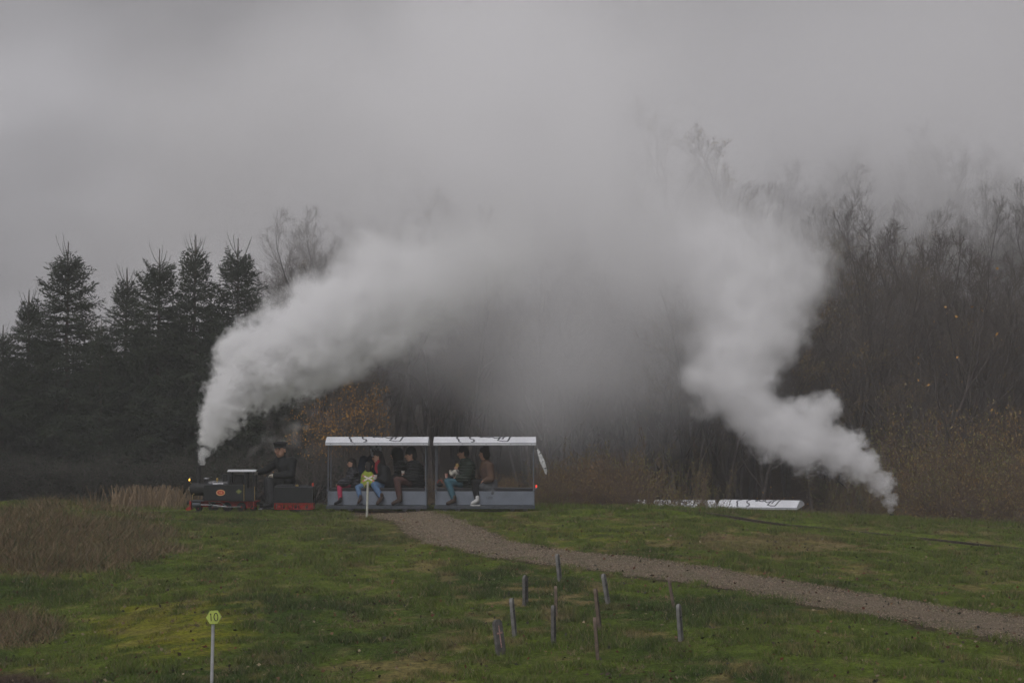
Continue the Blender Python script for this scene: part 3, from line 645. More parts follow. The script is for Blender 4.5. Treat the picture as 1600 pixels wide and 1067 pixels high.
place_tree(ORG, *at(555, 700, 50).xy, 'orange-leaved autumn tree behind the first carriage', rz=.3, s=.86, sx=.68)
place_tree(ORG, *at(490, 700, 52).xy, 'smaller orange-leaved autumn tree between driver and first carriage', rz=2.3, s=.72, sx=.62)

# the wood on the hill, one mass: instances of the bare trees
def woodland():
    rs = np.random.RandomState(5); pts = []
    tries = 0
    while len(pts) < 900 and tries < 60000:
        tries += 1
        Y = rs.uniform(61, 122); X = rs.uniform(-.32, .33) * Y
        if X < -6.5 - (Y - 61) * .15: continue
        if Y < 84 and X < -3 and rs.rand() < .3: continue
        sp = .62 + .5 * (Y > 90)
        if any((a - X) ** 2 + (b - Y) ** 2 < sp * sp for a, b in pts[-400:]): continue
        pts.append((X, Y))
    P = np.array(pts); Z = hgt(P[:, 0], P[:, 1])
    me = bpy.data.meshes.new('woodland'); me.vertices.add(len(P)); me.vertices.foreach_set('co', np.stack([P[:, 0], P[:, 1], Z], 1).astype(np.float32).ravel()); me.update()
    sc = rs.uniform(.62, 1.0, len(P)) * np.where(P[:, 1] > 100, .95, 1); a = me.attributes.new('size', 'FLOAT', 'POINT'); a.data.foreach_set('value', sc.astype(np.float32))
    r = me.attributes.new('turn', 'FLOAT_VECTOR', 'POINT'); rv = np.zeros((len(P), 3), np.float32); rv[:, 2] = rs.uniform(0, 6.28, len(P)); rv[:, :2] = rs.normal(0, .05, (len(P), 2)); r.data.foreach_set('vector', rv.ravel())
    k = me.attributes.new('which', 'INT', 'POINT'); k.data.foreach_set('value', rs.randint(0, 4, len(P)).astype(np.int32))
    o = bpy.data.objects.new('woodland', me); COL.objects.link(o)
    ng = bpy.data.node_groups.new('scatter_trees', 'GeometryNodeTree'); ng.interface.new_socket('Geometry', in_out='INPUT', socket_type='NodeSocketGeometry'); ng.interface.new_socket('Geometry', in_out='OUTPUT', socket_type='NodeSocketGeometry')
    gi = N(ng, 'NodeGroupInput'); go = N(ng, 'NodeGroupOutput'); L = ng.links.new
    # one instance source per kind of tree: the trunk and crown of the trees built above
    gj = N(ng, 'GeometryNodeGeometryToInstance')
    for (nm, tm, cm, lm) in BT[::-1]:
        j = N(ng, 'GeometryNodeJoinGeometry')
        for m_ in (tm, cm, lm):
            if m_:
                src = next(ob for ob in bpy.data.objects if ob.data == m_)
                oi = N(ng, 'GeometryNodeObjectInfo', transform_space='ORIGINAL'); oi.inputs['Object'].default_value = src; L(oi.outputs['Geometry'], j.inputs[0])
        gt = N(ng, 'GeometryNodeGeometryToInstance'); L(j.outputs[0], gt.inputs[0]); L(gt.outputs[0], gj.inputs[0])
    # unpack one level: join of instances
    jj = N(ng, 'GeometryNodeJoinGeometry')
    for l in list(gj.inputs[0].links): L(l.from_socket, jj.inputs[0])
    ng.nodes.remove(gj)
    m2p = N(ng, 'GeometryNodeMeshToPoints'); L(gi.outputs[0], m2p.inputs[0])
    ip = N(ng, 'GeometryNodeInstanceOnPoints'); L(m2p.outputs[0], ip.inputs['Points']); L(jj.outputs[0], ip.inputs['Instance']); ip.inputs['Pick Instance'].default_value = True
    def attr(nm, ty):
        n_ = N(ng, 'GeometryNodeInputNamedAttribute', data_type=ty); n_.inputs[0].default_value = nm; return n_.outputs[0]
    L(attr('which', 'INT'), ip.inputs['Instance Index']); L(attr('size', 'FLOAT'), ip.inputs['Scale']); L(attr('turn', 'FLOAT_VECTOR'), ip.inputs['Rotation'])
    L(ip.outputs[0], go.inputs[0])
    md = o.modifiers.new('scatter', 'NODES'); md.node_group = ng
    tag(o, 'dense bare winter wood covering the hillside and fading into the mist', 'woodland', kind='stuff')
# make sure each kind stands somewhere as a tree of its own
place_tree(BT[0], *at(1575, 600, 64).xy, 'bare tree at the right edge above the bushes', s=.95)
woodland()

# bushes
def bush_proto(seed, Rr=1.0, H=1.9, stems=46, leaf=None, nleaf=3200, ls=.055, lean=.6, name='bush', tw=None):
    q = random.Random(seed); rs = np.random.RandomState(seed); seg = []; tips = []
    for i in range(stems):
        az = q.uniform(0, 6.28); d = Vector((math.cos(az) * q.uniform(0, lean), math.sin(az) * q.uniform(0, lean), 1)).normalized()
        p = Vector((math.cos(az), math.sin(az), 0)) * q.uniform(0, Rr * .35); p.z = -.1; L = H * q.uniform(.6, 1.1); n = 5; r = .012
        for k in range(n):
            d = (d + Vector((q.gauss(0, .12) + math.cos(az) * .05, q.gauss(0, .12) + math.sin(az) * .05, -.02))).normalized(); p2 = p + d * L / n; r2 = r * .8
            seg.append((tuple(p), tuple(p2), r, r2))
            for b in range(5):
                db = rotv(d, q.uniform(.4, 1.1), q.uniform(0, 6.28)); pb = p.lerp(p2, q.random()); pe = pb + db * q.uniform(.12, .42); seg.append((tuple(pb), tuple(pe), .005, .003)); tips.append(pe); tips.append(pb.lerp(pe, .5))
                for e in range(2):
                    de = rotv(db, q.uniform(.3, .9), q.uniform(0, 6.28)); pf = pb.lerp(pe, q.uniform(.3, 1)); pg = pf + de * q.uniform(.08, .2); seg.append((tuple(pf), tuple(pg), .004, .002)); tips.append(pg)
            p = p2; r = r2
    co, f = tubes_np(seg, 3); s_me = np_mesh('stems', co, f, 4); s_me.materials.append(tw or M_btwig)
    T = np.array([tuple(t) for t in tips]); P = T[rs.randint(0, len(T), nleaf)] + rs.normal(0, .04, (nleaf, 3)); D = rs.normal(size=(nleaf, 3))
    co, f = cards_np(P, D, rs.uniform(.7, 1.4, nleaf) * ls, rs.uniform(.5, .9, nleaf) * ls, rs); l_me = np_mesh('foliage', co, f, 4); l_me.materials.append(leaf)
    return (name, s_me, l_me)
def place_bush(pr, x, y, label, s=1.0, sz=None, rz=None, group=None, z=None):
    e = empty(pr[0], (x, y, hs1(x, y) if z is None else z), rnd.uniform(0, 6.28) if rz is None else rz, label, 'bush', group); e.scale = (s, s, sz or s)
    for nm, m_ in (('stems', pr[1]), ('foliage', pr[2])):
        o = bpy.data.objects.new(nm, m_); COL.objects.link(o); o.parent = e
    return e
BB = [bush_proto(51, leaf=M_leafb, nleaf=7000, ls=.034), bush_proto(52, leaf=M_leafg, nleaf=8000, ls=.034), bush_proto(53, leaf=M_leafo, nleaf=260, ls=.06), bush_proto(54, leaf=M_leafb, nleaf=1800, ls=.038, stems=60, H=1.7, lean=.45), bush_proto(55, leaf=M_needle, nleaf=8000, ls=.04, tw=M_bark)]

# right hand thicket : (px, row of top, Y, kind)
thick = [(1345, 640, 67, 1), (1375, 600, 66, 0), (1430, 625, 60, 1), (1490, 640, 56, 0), (1510, 660, 55, 1), (1560, 645, 56, 0), (1600, 625, 57, 1), (1640, 640, 56, 0), (1335, 700, 66, 3), (1495, 690, 53, 1), (1500, 710, 52, 0), (1540, 700, 52, 1), (1590, 700, 51.5, 0), (1300, 720, 67, 1), (1640, 700, 52, 1), (1370, 690, 67, 1), (1520, 740, 50, 3), (1440, 740, 62, 3), (1575, 745, 49.5, 1), (1490, 745, 60, 0), (1620, 735, 49.5, 0), (1400, 720, 67, 1)]
TL = counted(thick, lambda i: LOOK[i[3]], '%s %s bush from the left in the thicket at right')
for i, (px_, row, Y, k) in enumerate(thick):
    p = at(px_, row, Y); g0 = hs1(p.x, Y); s = (p.z - g0) / 1.9
    place_bush(BB[k], p.x, Y, TL[(px_, row, Y, k)], s=max(1.05, s * .72), sz=s, group='bushes of the right hand thicket')
mid = [(860, 720, 48), (905, 715, 49), (950, 705, 48), (990, 690, 50),  (880, 740, 46), (930, 735, 46.5), (975, 730, 46),  (845, 745, 46), (700, 740, 52), (770, 735, 52), (640, 740, 52),  (890, 700, 52), (960, 690, 53)]
mid = [m_ + ((3, 0, 3, 1)[i % 4],) for i, m_ in enumerate(mid)]
TL = counted(mid, lambda i: LOOK[i[3]], '%s %s bush from the left in the low hedge behind the carriages')
for i, (px_, row, Y, k) in enumerate(mid):
    p = at(px_, row, Y); g0 = hs1(p.x, Y); s = (p.z - g0) / 1.9
    place_bush(BB[k], p.x, Y, TL[(px_, row, Y, k)], s=max(.62, s * .75), sz=s, group='low brown bushes along the crest')
p = at(1175, 700, 54); place_bush(BB[2], p.x, 54, 'bush with a spray of orange leaves above the far carriage roofs', s=.95)
p = at(1215, 735, 60); place_bush(BB[2], p.x, 60, 'small orange-leaved bush under the right steam plume', s=.9)
p = at(1083, 700, 46); place_bush(BB[1], p.x, 46, 'tall thin green-leaved shrub overhanging the far carriage roof', s=.6, sz=1.35)
p = at(1055, 700, 46.5); place_bush(BB[3], p.x, 46.5, 'bare twiggy bush in front of the rear end of the far carriage roofs', s=.62, sz=.92)
p = at(1345, 700, 54.5); place_bush(BB[1], p.x, 54.5, 'rounded green and rusty bush directly behind the foot of the right plume', s=1.0, sz=1.5)
p = at(1460, 700, 53.5); place_bush(BB[0], p.x, 53.5, 'rusty bush just right of the foot of the right steam plume', s=1.1, sz=1.5)
p = at(1300, 790, 50); place_bush(BB[1], p.x, 50, 'dark bush right of the far carriage roof gable', s=.75, sz=.9)
# undergrowth in front of the spruces and between them
for i, (px_, row, Y) in enumerate([(10, 690, 53), (70, 700, 52), (130, 705, 52), (200, 700, 52), (265, 710, 52), (330, 690, 53), (400, 690, 54), (450, 690, 55)]):
    p = at(px_, row, Y); g0 = hs1(p.x, Y); s = (p.z - g0) / 1.9
    place_bush(BB[4], p.x, Y, '%s patch of dark scrub from the left at the foot of the spruces' % ORD[i], s=1.2, sz=s, group='scrub under the spruces')
# ------------------------------------------------------------------ grass
def grass_field(name, n, seed, xr, yr, hfun, lab, cat, keep=None, wid=(.006, .011), colf=None, lean=.5):
    rs = np.random.RandomState(seed)
    # sample with density falling with distance so that near blades stay fine
    Y = np.sqrt(rs.uniform(yr[0] ** 2, yr[1] ** 2, n)) if xr is None else rs.uniform(yr[0], yr[1], n)
    X = rs.uniform(-.285, .285, n) * Y if xr is None else rs.uniform(xr[0], xr[1], n)
    # clumping
    cl = fbm(X * 9, Y * 7, seed + 1, 3); kp = rs.rand(n) < (.4 + 1.0 * sstep(.35, .65, cl)); X = X[kp]; Y = Y[kp]
    Z = hgt(X, Y); c_, pd, bank, moss, dry = groundcol(X, Y, Z, True)
    k = (pd > .98 + .5 * rs.rand(len(X)) - .25) if keep is None else keep(X, Y, Z, pd, bank, moss, rs)
    dt = np.abs(Y - trackY(X)); k = k & ((dt > np.where(X > 3, .40, .30)) | ((rs.rand(len(X)) < np.where(X > 3.2, .06, .25)) & (dt > .1)))
    X, Y, Z, c_, bank, moss, dry = X[k], Y[k], Z[k], c_[k], bank[k], moss[k], dry[k]
    m = len(X); h = hfun(X, Y, bank, moss, dry, rs) * (.45 + .55 * sstep(.35, 1.1, np.abs(Y - trackY(X))))
    az = rs.uniform(0, 6.283, m); le = rs.uniform(.1, 1, m) * lean; dx = np.cos(az) * le; dy = np.sin(az) * le
    wd = rs.uniform(*wid, m) * (.7 + .02 * Y); a2 = rs.uniform(0, 6.283, m); ux, uy = np.cos(a2), np.sin(a2)
    B = np.stack([X, Y, Z - .01], 1); T = B + np.stack([dx * h, dy * h, h], 1); U = np.stack([ux * wd, uy * wd, 0 * wd], 1)
    co = np.stack([B - U * .5, B + U * .5, T], 1).reshape(-1, 3); f = np.arange(m * 3).reshape(-1, 3)
    col = (colf(c_, bank, dry, rs) if colf else c_ * rs.uniform(.7, 1.5, (m, 1)) * rs.uniform(.9, 1.1, (m, 3)))
    col = np.repeat(col, 3, 0)
    me = np_mesh(name, co, f, 3, col); o = mesh_obj(name, me, [M_grass]); tag(o, lab, cat, kind='stuff'); return o
M_grass = mat('grass_blades', (0, 0, 0), .7, attr='col', var=.15, scale=2, spec=.25)
def hshort(X, Y, bank, moss, dry, rs):
    n = fbm(X * 2.2, Y * 2.2, 71, 3); return (.020 + .060 * sstep(.42, .7, n)) * rs.uniform(.5, 1.4, len(X)) * (1 - .55 * np.clip(moss, 0, 1)) * (1 - .2 * np.clip(dry, 0, 1))
def gcol(c_, bank, dry, rs):
    m = len(c_); straw = rs.rand(m) < .10
    c2 = c_ * rs.uniform(.75, 1.5, (m, 1)) * rs.uniform(.9, 1.12, (m, 3)); c2[straw] = np.array((.20, .16, .085)) * rs.uniform(.5, 1.2, (straw.sum(), 1)); return c2
grass_field('grass', 1700000, 3, None, (17.5, 43.2), hshort, 'short uneven mossy grass covering the slope', 'grass', colf=gcol, lean=1.1)
def scol(c_, bank, dry, rs):
    m = len(c_); t = rs.rand(m, 1); return (np.array((.21, .165, .09)) * t + np.array((.075, .05, .03)) * (1 - t)) * rs.uniform(.6, 1.3, (m, 1))
grass_field('straw_tufts', 420000, 13, None, (18, 41), lambda X, Y, bank, moss, dry, rs: rs.uniform(.02, .065, len(X)), 'matted dry straw-coloured tufts in patches over the grass', 'dry grass',
            keep=lambda X, Y, Z, pd, bank, moss, rs: (pd > 1.1) & (bank < .5) & (rs.rand(len(X)) < .12 * sstep(.5, .62, fbm(X * 1.6, Y * 1.3, 301, 4)) + .95 * sstep(.63, .70, fbm(X * 3.1, Y * 2.6, 302, 4))), wid=(.006, .012), colf=scol, lean=2.4)
def htall(X, Y, bank, moss, dry, rs): return rs.uniform(.07, .24, len(X)) * (.4 + fbm(X * 1.7, Y * 1.7, 81, 3))
def bcol(c_, bank, dry, rs):
    m = len(c_); a = np.array((.20, .145, .080)); b = np.array((.115, .075, .042)); t = rs.rand(m, 1); q = (a * t + b * (1 - t)) * rs.uniform(.6, 1.4, (m, 1)); g_ = rs.rand(m) < .28; q[g_] = np.array((.05, .075, .02)); return q
grass_field('dry_grass', 260000, 5, (-11.8, -5.0), (23.5, 40.6), htall, 'tall withered brown grass on the left bank', 'dry grass',
            keep=lambda X, Y, Z, pd, bank, moss, rs: (rs.rand(len(X)) < np.clip(bank, 0, 1) * .9), wid=(.005, .010), colf=bcol, lean=1.7)
# grass fringe on the crest
def hcrest(X, Y, bank, moss, dry, rs): return rs.uniform(.05, .16, len(X)) * (.4 + fbm(X * 1.5, Y * 1.5, 91, 3))
grass_field('crest_grass', 60000, 8, (-12.5, 13), (40.6, 44.5), hcrest, 'longer grass fringing the crest behind the railway', 'grass', colf=gcol, wid=(.006, .011))
# tall pale stalks left of the engine
def stalks():
    rs = np.random.RandomState(9); n = 900; u = rs.normal(235, 32, n); X = np.array([pix(a, 790).x * 41.5 for a in u]); Y = 41.5 + rs.normal(0, .35, n); Z = hgt(X, Y)
    h = rs.uniform(.15, .52, n); d = rs.normal(0, .28, (n, 2)); B = np.stack([X, Y, Z], 1); T = B + np.stack([d[:, 0] * h, d[:, 1] * h, h], 1); U = np.array((.004, 0, 0))
    co = np.stack([B - U, B + U, T + U, T - U], 1).reshape(-1, 3); f = np.arange(n * 4).reshape(-1, 4)
    col = np.repeat(np.array((.17, .12, .07))[None] * rs.uniform(.6, 1.3, (n, 1)), 4, 0)
    o = mesh_obj('grass_stalks', np_mesh('grass_stalks', co, f, 4, col), [M_grass]); tag(o, 'pale withered grass stalks standing left of the engine', 'dry grass', kind='stuff')
stalks()
# fallen leaves
def fallen():
    rs = np.random.RandomState(19); n = 3200; Y = rs.uniform(18, 41, n); X = rs.uniform(-.27, .27, n) * Y; Z = hgt(X, Y) + rs.uniform(.012, .05, n)
    n2 = 900; Y2 = rs.uniform(18.3, 20.4, n2); X2 = -.26 * Y2 + np.abs(rs.normal(0, .45, n2)); X = np.r_[X, X2]; Y = np.r_[Y, Y2]; Z = np.r_[Z, hgt(X2, Y2) + .03]; n = len(X)
    D = rs.normal(size=(n, 3)); D[:, 2] *= .4; co, f = cards_np(np.stack([X, Y, Z], 1), D, rs.uniform(.03, .065, n), rs.uniform(.02, .045, n), rs)
    pal = np.array([(.05, .035, .025), (.16, .09, .045), (.20, .16, .10), (.10, .03, .018), (.03, .03, .02)]); col = np.repeat(pal[rs.randint(0, 5, n)] * rs.uniform(.6, 1.3, (n, 1)), 4, 0)
    o = mesh_obj('fallen_leaves', np_mesh('fallen_leaves', co, f, 4, col), [M_grass]); tag(o, 'brown fallen leaves scattered over the grass', 'leaves', kind='stuff')
fallen()
# ------------------------------------------------------------------ materials of the train
K_black = mat('black_enamel', (.012, .013, .014), .35, var=.25, scale=9, spec=.4)
K_soot = mat('sooty_iron', (.016, .016, .016), .65, var=.35, scale=14, bump=.3)
K_red = mat('red_frames', (.26, .018, .014), .5, var=.3, scale=11)
K_steel = mat('worn_steel', (.30, .30, .31), .4, .8, var=.3, scale=20)
K_silver = mat('pale_cab_roof', (.55, .56, .58), .45, .1, var=.12, scale=9)
K_brass = mat('brass', (.48, .34, .12), .35, .8, var=.15, scale=20)
K_plate = mat('number_plate_red', (.38, .05, .03), .5, var=.15, scale=30)
K_gold = mat('gold_lettering', (.60, .36, .16), .5, var=.1)
K_lamp = mat('lamp_amber_glow', (.8, .4, .05), .4, emit=(1.0, .52, .08, 1.6))
K_crest = mat('crest_green', (.16, .19, .07), .5, var=.2, scale=40)
K_grey = mat('grey_blue_paint', (.14, .158, .188), .5, var=.10, scale=5, bump=.1)
K_dgrey = mat('dark_grey_frame', (.055, .062, .072), .55, var=.2, scale=12)
K_seat = mat('dark_seat_vinyl', (.018, .018, .02), .5, var=.2, scale=10)
K_roof = mat('white_roof_sheet', (.52, .53, .56), .55, var=.10, scale=4, col2=(.62, .63, .66))
K_ink = mat('dark_roof_lettering', (.035, .035, .045), .7, var=.2)
K_rail = mat('rail_steel', (.07, .055, .045), .5, .5, var=.4, scale=25)
K_sleeper = mat('sleeper_wood', (.055, .042, .033), .9, var=.35, scale=12, bump=.5)
K_ballast = mat('track_ballast', (.12, .095, .078), .95, var=.5, scale=40, bump=1.0)
K_taill = mat('tail_lamp_red', (.7, .03, .02), .4, emit=(1.0, .05, .03, .9))
K_white = mat('white_paint', (.70, .70, .68), .6, var=.1, scale=8)

ZR = 0.0; YT = 40.0
# ------------------------------------------------------------------ the track
def track():
    e = empty('railway_track', (0, 0, 0)); tag(e, 'narrow gauge miniature railway track along the crest of the meadow', kind='structure')
    xs_ = np.arange(-13.5, 13.5, .05); P = np.stack([xs_, trackY(xs_)], 1)
    ys_ = P[:, 1].copy(); 
    for _ in range(60): ys_[1:-1] = (ys_[:-2] + ys_[2:] + 2 * ys_[1:-1]) / 4
    P[:, 1] = ys_; T = np.gradient(P, axis=0); T /= np.linalg.norm(T, axis=1)[:, None]; Nn = np.stack([-T[:, 1], T[:, 0]], 1)
    base = np.array([hs1(x, y) for x, y in P])
    for _ in range(40): base[1:-1] = (base[:-2] + base[2:] + 2 * base[1:-1]) / 4
    zt = np.where((P[:, 0] > -7.2) & (P[:, 0] < 1.0), ZR, base + .06)
    for _ in range(60): zt[1:-1] = (zt[:-2] + zt[2:] + 2 * zt[1:-1]) / 4
    zt = np.where((P[:, 0] > -6.8) & (P[:, 0] < .6), ZR, zt)
    for sgn in (-1, 1):
        m = MB(); q = P + Nn * sgn * .095; vs = []; fs = []
        prof = [(-.012, 0), (-.012, -.008), (-.004, -.012), (-.004, -.026), (-.014, -.03), (.014, -.03), (.004, -.026), (.004, -.012), (.012, -.008), (.012, 0)]
        for i in range(0, len(P), 3):
            for a, b in prof: vs.append((q[i, 0] + Nn[i, 0] * a, q[i, 1] + Nn[i, 1] * a, zt[i] + b))
        n = len(prof); k = len(vs) // n
        for i in range(k - 1):
            for j in range(n): fs.append((i * n + j, i * n + (j + 1) % n, (i + 1) * n + (j + 1) % n, (i + 1) * n + j))
        m.add(vs, fs); m.build('rail', K_rail, e)
    b = MB(); b.bbox((-.05, .05), (-.19, .19), (-.06, -.032), .006); sp = b.build('sleeper', K_sleeper, e)
    first = True
    for i in range(4, len(P) - 4, 5):
        o = sp if first else sp.copy()
        if not first: COL.objects.link(o)
        first = False; o.location = (P[i, 0], P[i, 1], zt[i]); o.rotation_euler[2] = math.atan2(T[i, 1], T[i, 0]) + rnd.uniform(-.04, .04)
    # ballast bed
    s = np.linspace(-1, 1, 9); wv = .30 + .08 * (fbm(P[:, 0] * 2, P[:, 1] * 2, 61) - .5)
    X = P[:, :1] + Nn[:, :1] * s * wv[:, None]; Y = P[:, 1:] + Nn[:, 1:] * s * wv[:, None]
    Z = (zt - .038)[:, None] - .035 * np.abs(s) ** 2 + .014 * (fbm(X * 12, Y * 12, 62) - .5)
    idx = np.arange(X.size).reshape(X.shape); f = np.stack([idx[:-1, :-1], idx[:-1, 1:], idx[1:, 1:], idx[1:, :-1]], -1).reshape(-1, 4)
    o = mesh_obj('ballast', np_mesh('ballast', np.stack([X.ravel(), Y.ravel(), Z.ravel()], 1), f, 4, smooth=True), [K_ballast], e)
track()

def wheel(mb_unused, parent, x, y, r, col, w_=.028):
    M = Matrix.Translation((x, y, r)) @ Matrix.Rotation(R(90), 4, 'X')
    t = MB(); t.lathe([(r * .80, -w_ / 2), (r * 1.06, -w_ / 2), (r, -w_ / 4), (r * .98, w_ / 2), (r * .80, w_ / 2)], 24, 0, M); wo_ = t.build('wheel', K_soot, parent, True)
    h = MB(); h.lathe([(r * .22, -w_ * .6), (r * .22, w_ * .6)], 12, 0, M)
    for k in range(8):
        a = k * math.pi / 4; h.tube([M @ Vector((math.cos(a) * r * .15, math.sin(a) * r * .15, 0)), M @ Vector((math.cos(a) * r * .82, math.sin(a) * r * .82, 0))], .008, 5)
    h.build('spokes', col, wo_); return wo_

def text_mesh(name, s, size, mats, parent, M, depth=.002, res=2, bold=0.0):
    cu = bpy.data.curves.new(name, 'FONT'); cu.body = s; cu.size = size; cu.extrude = depth; cu.align_x = 'CENTER'; cu.align_y = 'CENTER'; cu.resolution_u = res; cu.offset = bold
    t = bpy.data.objects.new(name, cu); COL.objects.link(t); dg = bpy.context.evaluated_depsgraph_get(); me = bpy.data.meshes.new_from_object(t.evaluated_get(dg)); bpy.data.objects.remove(t)
    me.transform(M); me.materials.clear(); return mesh_obj(name, me, [mats] if not isinstance(mats, list) else mats, parent)
FRONT = Matrix.Rotation(R(90), 4, 'X')   # text facing -Y

def locomotive(loc, rz=0, label=None):
    e = empty('steam_locomotive', loc, rz, label, 'steam locomotive')
    # boiler and smokebox
    AX = Matrix.Rotation(R(90), 4, 'Y')
    def drum(name, x0, x1, r, zc, mt, caps=0.0):
        m = MB(); m.lathe([(.001, 0), (r * .75, 0), (r - .012, .004), (r, .016), (r, x1 - x0 - .006), (r * .9, x1 - x0), (.001, x1 - x0)], 32, 0, Matrix.Translation((x0, 0, zc)) @ AX); return m.build(name, mt, e, True)
    sb = drum('smokebox', .12, .46, .130, .445, K_soot)
    m = MB(); m.lathe([(.095, 0), (.09, .012), (.04, .03), (.001, .034)], 28, 0, Matrix.Translation((.12, 0, .445)) @ Matrix.Rotation(R(-90), 4, 'Y')); d = m.build('smokebox_door', K_soot, sb, True)
    m = MB(); m.tube([(.085, -.05, .49), (.078, .03, .41)], .006, 6); m.tube([(.09, 0, .445), (.06, 0, .445)], .01, 8); m.build('door_handle', K_steel, sb)
    drum('boiler', .44, .95, .122, .45, K_black)
    m = MB(); m.lathe([(.075, .54), (.052, .56), (.045, .60), (.047, .84), (.058, .845), (.060, .875), (.055, .905), (.04, .905), (.04, .80)], 24, 0, Matrix.Translation((.262, 0, 0))); m.build('chimney', K_soot, e, True)
    m = MB(); m.lathe([(.062, .54), (.050, .565), (.048, .63), (.054, .64), (.052, .66), (.03, .675), (.001, .678)], 20, 0, Matrix.Translation((.425, 0, 0))); m.build('sand_dome', K_black, e, True)
    m = MB(); m.lathe([(.055, .65), (.05, .668), (.02, .676), (.001, .677)], 20, 0, Matrix.Translation((.425, 0, 0))); m.build('dome_cap', K_steel, e, True)
    m = MB(); m.tube([(.64, 0, .55), (.64, 0, .60)], .012, 8); m.ball((.64, 0, .635), .026); m.tube([(.64, 0, .60), (.64, 0, .67)], [.02, .014], 10); m.build('safety_valve', K_brass, e, True)
    m = MB(); m.lathe([(.070, .53), (.062, .56), (.060, .72), (.066, .725), (.066, .745), (.02, .752), (.001, .752)], 22, 0, Matrix.Translation((.81, 0, 0))); m.build('steam_dome', K_black, e, True)
    # headlamp on its bracket
    m = MB(); m.tube([(.15, 0, .56), (.10, 0, .575), (.10, 0, .60)], .008, 6); m.build('lamp_bracket', K_brass, e)
    m = MB(); m.lathe([(.030, .600), (.034, .605), (.034, .66), (.03, .672), (.014, .69), (.014, .71), (.001, .712)], 14, 0, Matrix.Translation((.105, 0, 0))); hl = m.build('headlamp', K_black, e, True)
    m = MB(); m.ball((.088, -.016, .632), .026, sub=2, sc=(.8, 1, 1.15)); m.build('lamp_glass', K_lamp, hl, True)
    # side tanks
    for s in (-1, 1):
        m = MB(); y0, y1 = (s * .215, s * .125); m.bbox((.40, 1.215), (min(y0, y1), max(y0, y1)), (.215, .535), .014); tk = m.build('side_tank', K_black, e)
        m = MB(); m.tube([(.42, s * .205, .542), (1.18, s * .205, .542)], .006, 6); m.build('tank_beading', K_dgrey, tk)
        m = MB(); m.lathe([(.032, .535), (.032, .556), (.001, .56)], 14, 0, Matrix.Translation((.55, s * .17, 0))); m.build('filler_cap', K_dgrey, tk, True)
        Mr = Matrix.Translation((.745, s * .2165, .378)) @ (FRONT if s < 0 else Matrix.Rotation(R(180), 4, 'Z') @ FRONT)
        def oval(a, b, z0, z1, mm, nm):
            m = MB(); n = 36; vs = [Vector((a * math.cos(2 * math.pi * k / n), b * math.sin(2 * math.pi * k / n), z)) for z in (z0, z1) for k in range(n)]
            m.add([Mr @ v_ for v_ in vs], [tuple(range(n)), tuple(range(2 * n - 1, n - 1, -1))] + [(k, (k + 1) % n, n + (k + 1) % n, n + k) for k in range(n)]); return m.build(nm, mm, tk)
        oval(.088, .060, -.001, .004, K_gold, 'plate_rim'); oval(.072, .046, -.001, .006, K_plate, 'number_plate')
        text_mesh('plate_number', '18', .068, K_gold, tk, Mr @ Matrix.Translation((0, 0, .0075)), .0015)
        Md = Matrix.Translation((1.11, s * .2165, .40)) @ (FRONT if s < 0 else Matrix.Rotation(R(180), 4, 'Z') @ FRONT)
        m = MB(); vs = [(.062, 0, .003), (0, .052, .003), (-.062, 0, .003), (0, -.052, .003)]; m.add([Md @ Vector(v_) for v_ in vs], [(0, 1, 2, 3)])
        vs2 = [(x, y, -.001) for x, y, _ in vs]; m.add([Md @ Vector(v_) for v_ in vs + vs2], [(0, 4, 5, 1), (1, 5, 6, 2), (2, 6, 7, 3), (3, 7, 4, 0)]); m.build('crest_plate', K_crest, tk)
        m = MB(); m.tube([Md @ Vector((-.02, -.018, .005)), Md @ Vector((0, .022, .005)), Md @ Vector((.02, -.018, .005)), Md @ Vector((-.02, .006, .005)), Md @ Vector((.02, .006, .005))], .003, 4); m.build('crest_emblem', K_brass, tk)
    m = MB(); m.bbox((.46, 1.2), (-.125, .125), (.30, .40), .01); m.build('firebox_wrapper', K_black, e)
    m = MB()
    for yy, zz in ((-.06, .585), (-.10, .562), (.05, .59)): m.tube([(.47, yy, zz), (.6, yy, zz + .012), (.75, yy * 1.1, zz), (.9, yy * 1.2, zz + .01)], .007, 6)
    m.tube([(.50, -.12, .56), (.56, -.12, .585), (.62, -.12, .56)], .012, 6); m.tube([(.52, -.14, .55), (.78, -.14, .555)], .015, 8); m.build('top_pipework', K_steel, e, True)
    # cab
    cab = MB(); t_ = .008
    cab.box(.895, .907, -.215, -.09, .535, .80); cab.box(.895, .907, .09, .215, .535, .80); cab.box(.896, .906, -.09, .09, .70, .80); cab.box(.896, .906, -.09, .09, .535, .60)
    for s in (-1, 1):
        y0 = s * .215 - .004
        cab.box(.907, .945, y0, y0 + .008, .535, .80); cab.box(1.225, 1.265, y0, y0 + .008, .215, .80); cab.box(1.40, 1.425, y0, y0 + .008, .215, .80)
        cab.box(.945, 1.225, y0, y0 + .008, .535, .552); cab.box(1.265, 1.40, y0, y0 + .008, .215, .46)
    cab.box(.907, 1.425, -.205, .205, .205, .214)
    cb = cab.build('cab', K_black, e)
    m = MB(); m.box(.882, .894, -.205, -.15, .545, .79); m.build('cab_front_pillar', K_dgrey, cb)
    m = MB(); m.box(1.0, 1.17, -.10, .20, .54, .74, bev=.01); m.tube([(1.05, -.12, .70), (1.20, -.12, .68)], .008, 6); m.ball((1.16, -.12, .63), .02); m.build('cab_backhead', K_soot, cb)
    m = MB(); n = 10; top = []; 
    poly = []
    for k in range(n + 1):
        a = -1 + 2 * k / n; poly.append((a * .235, .805 + .035 * (1 - a * a)))
    for k in range(n, -1, -1):
        a = -1 + 2 * k / n; poly.append((a * .235, .797 + .035 * (1 - a * a)))
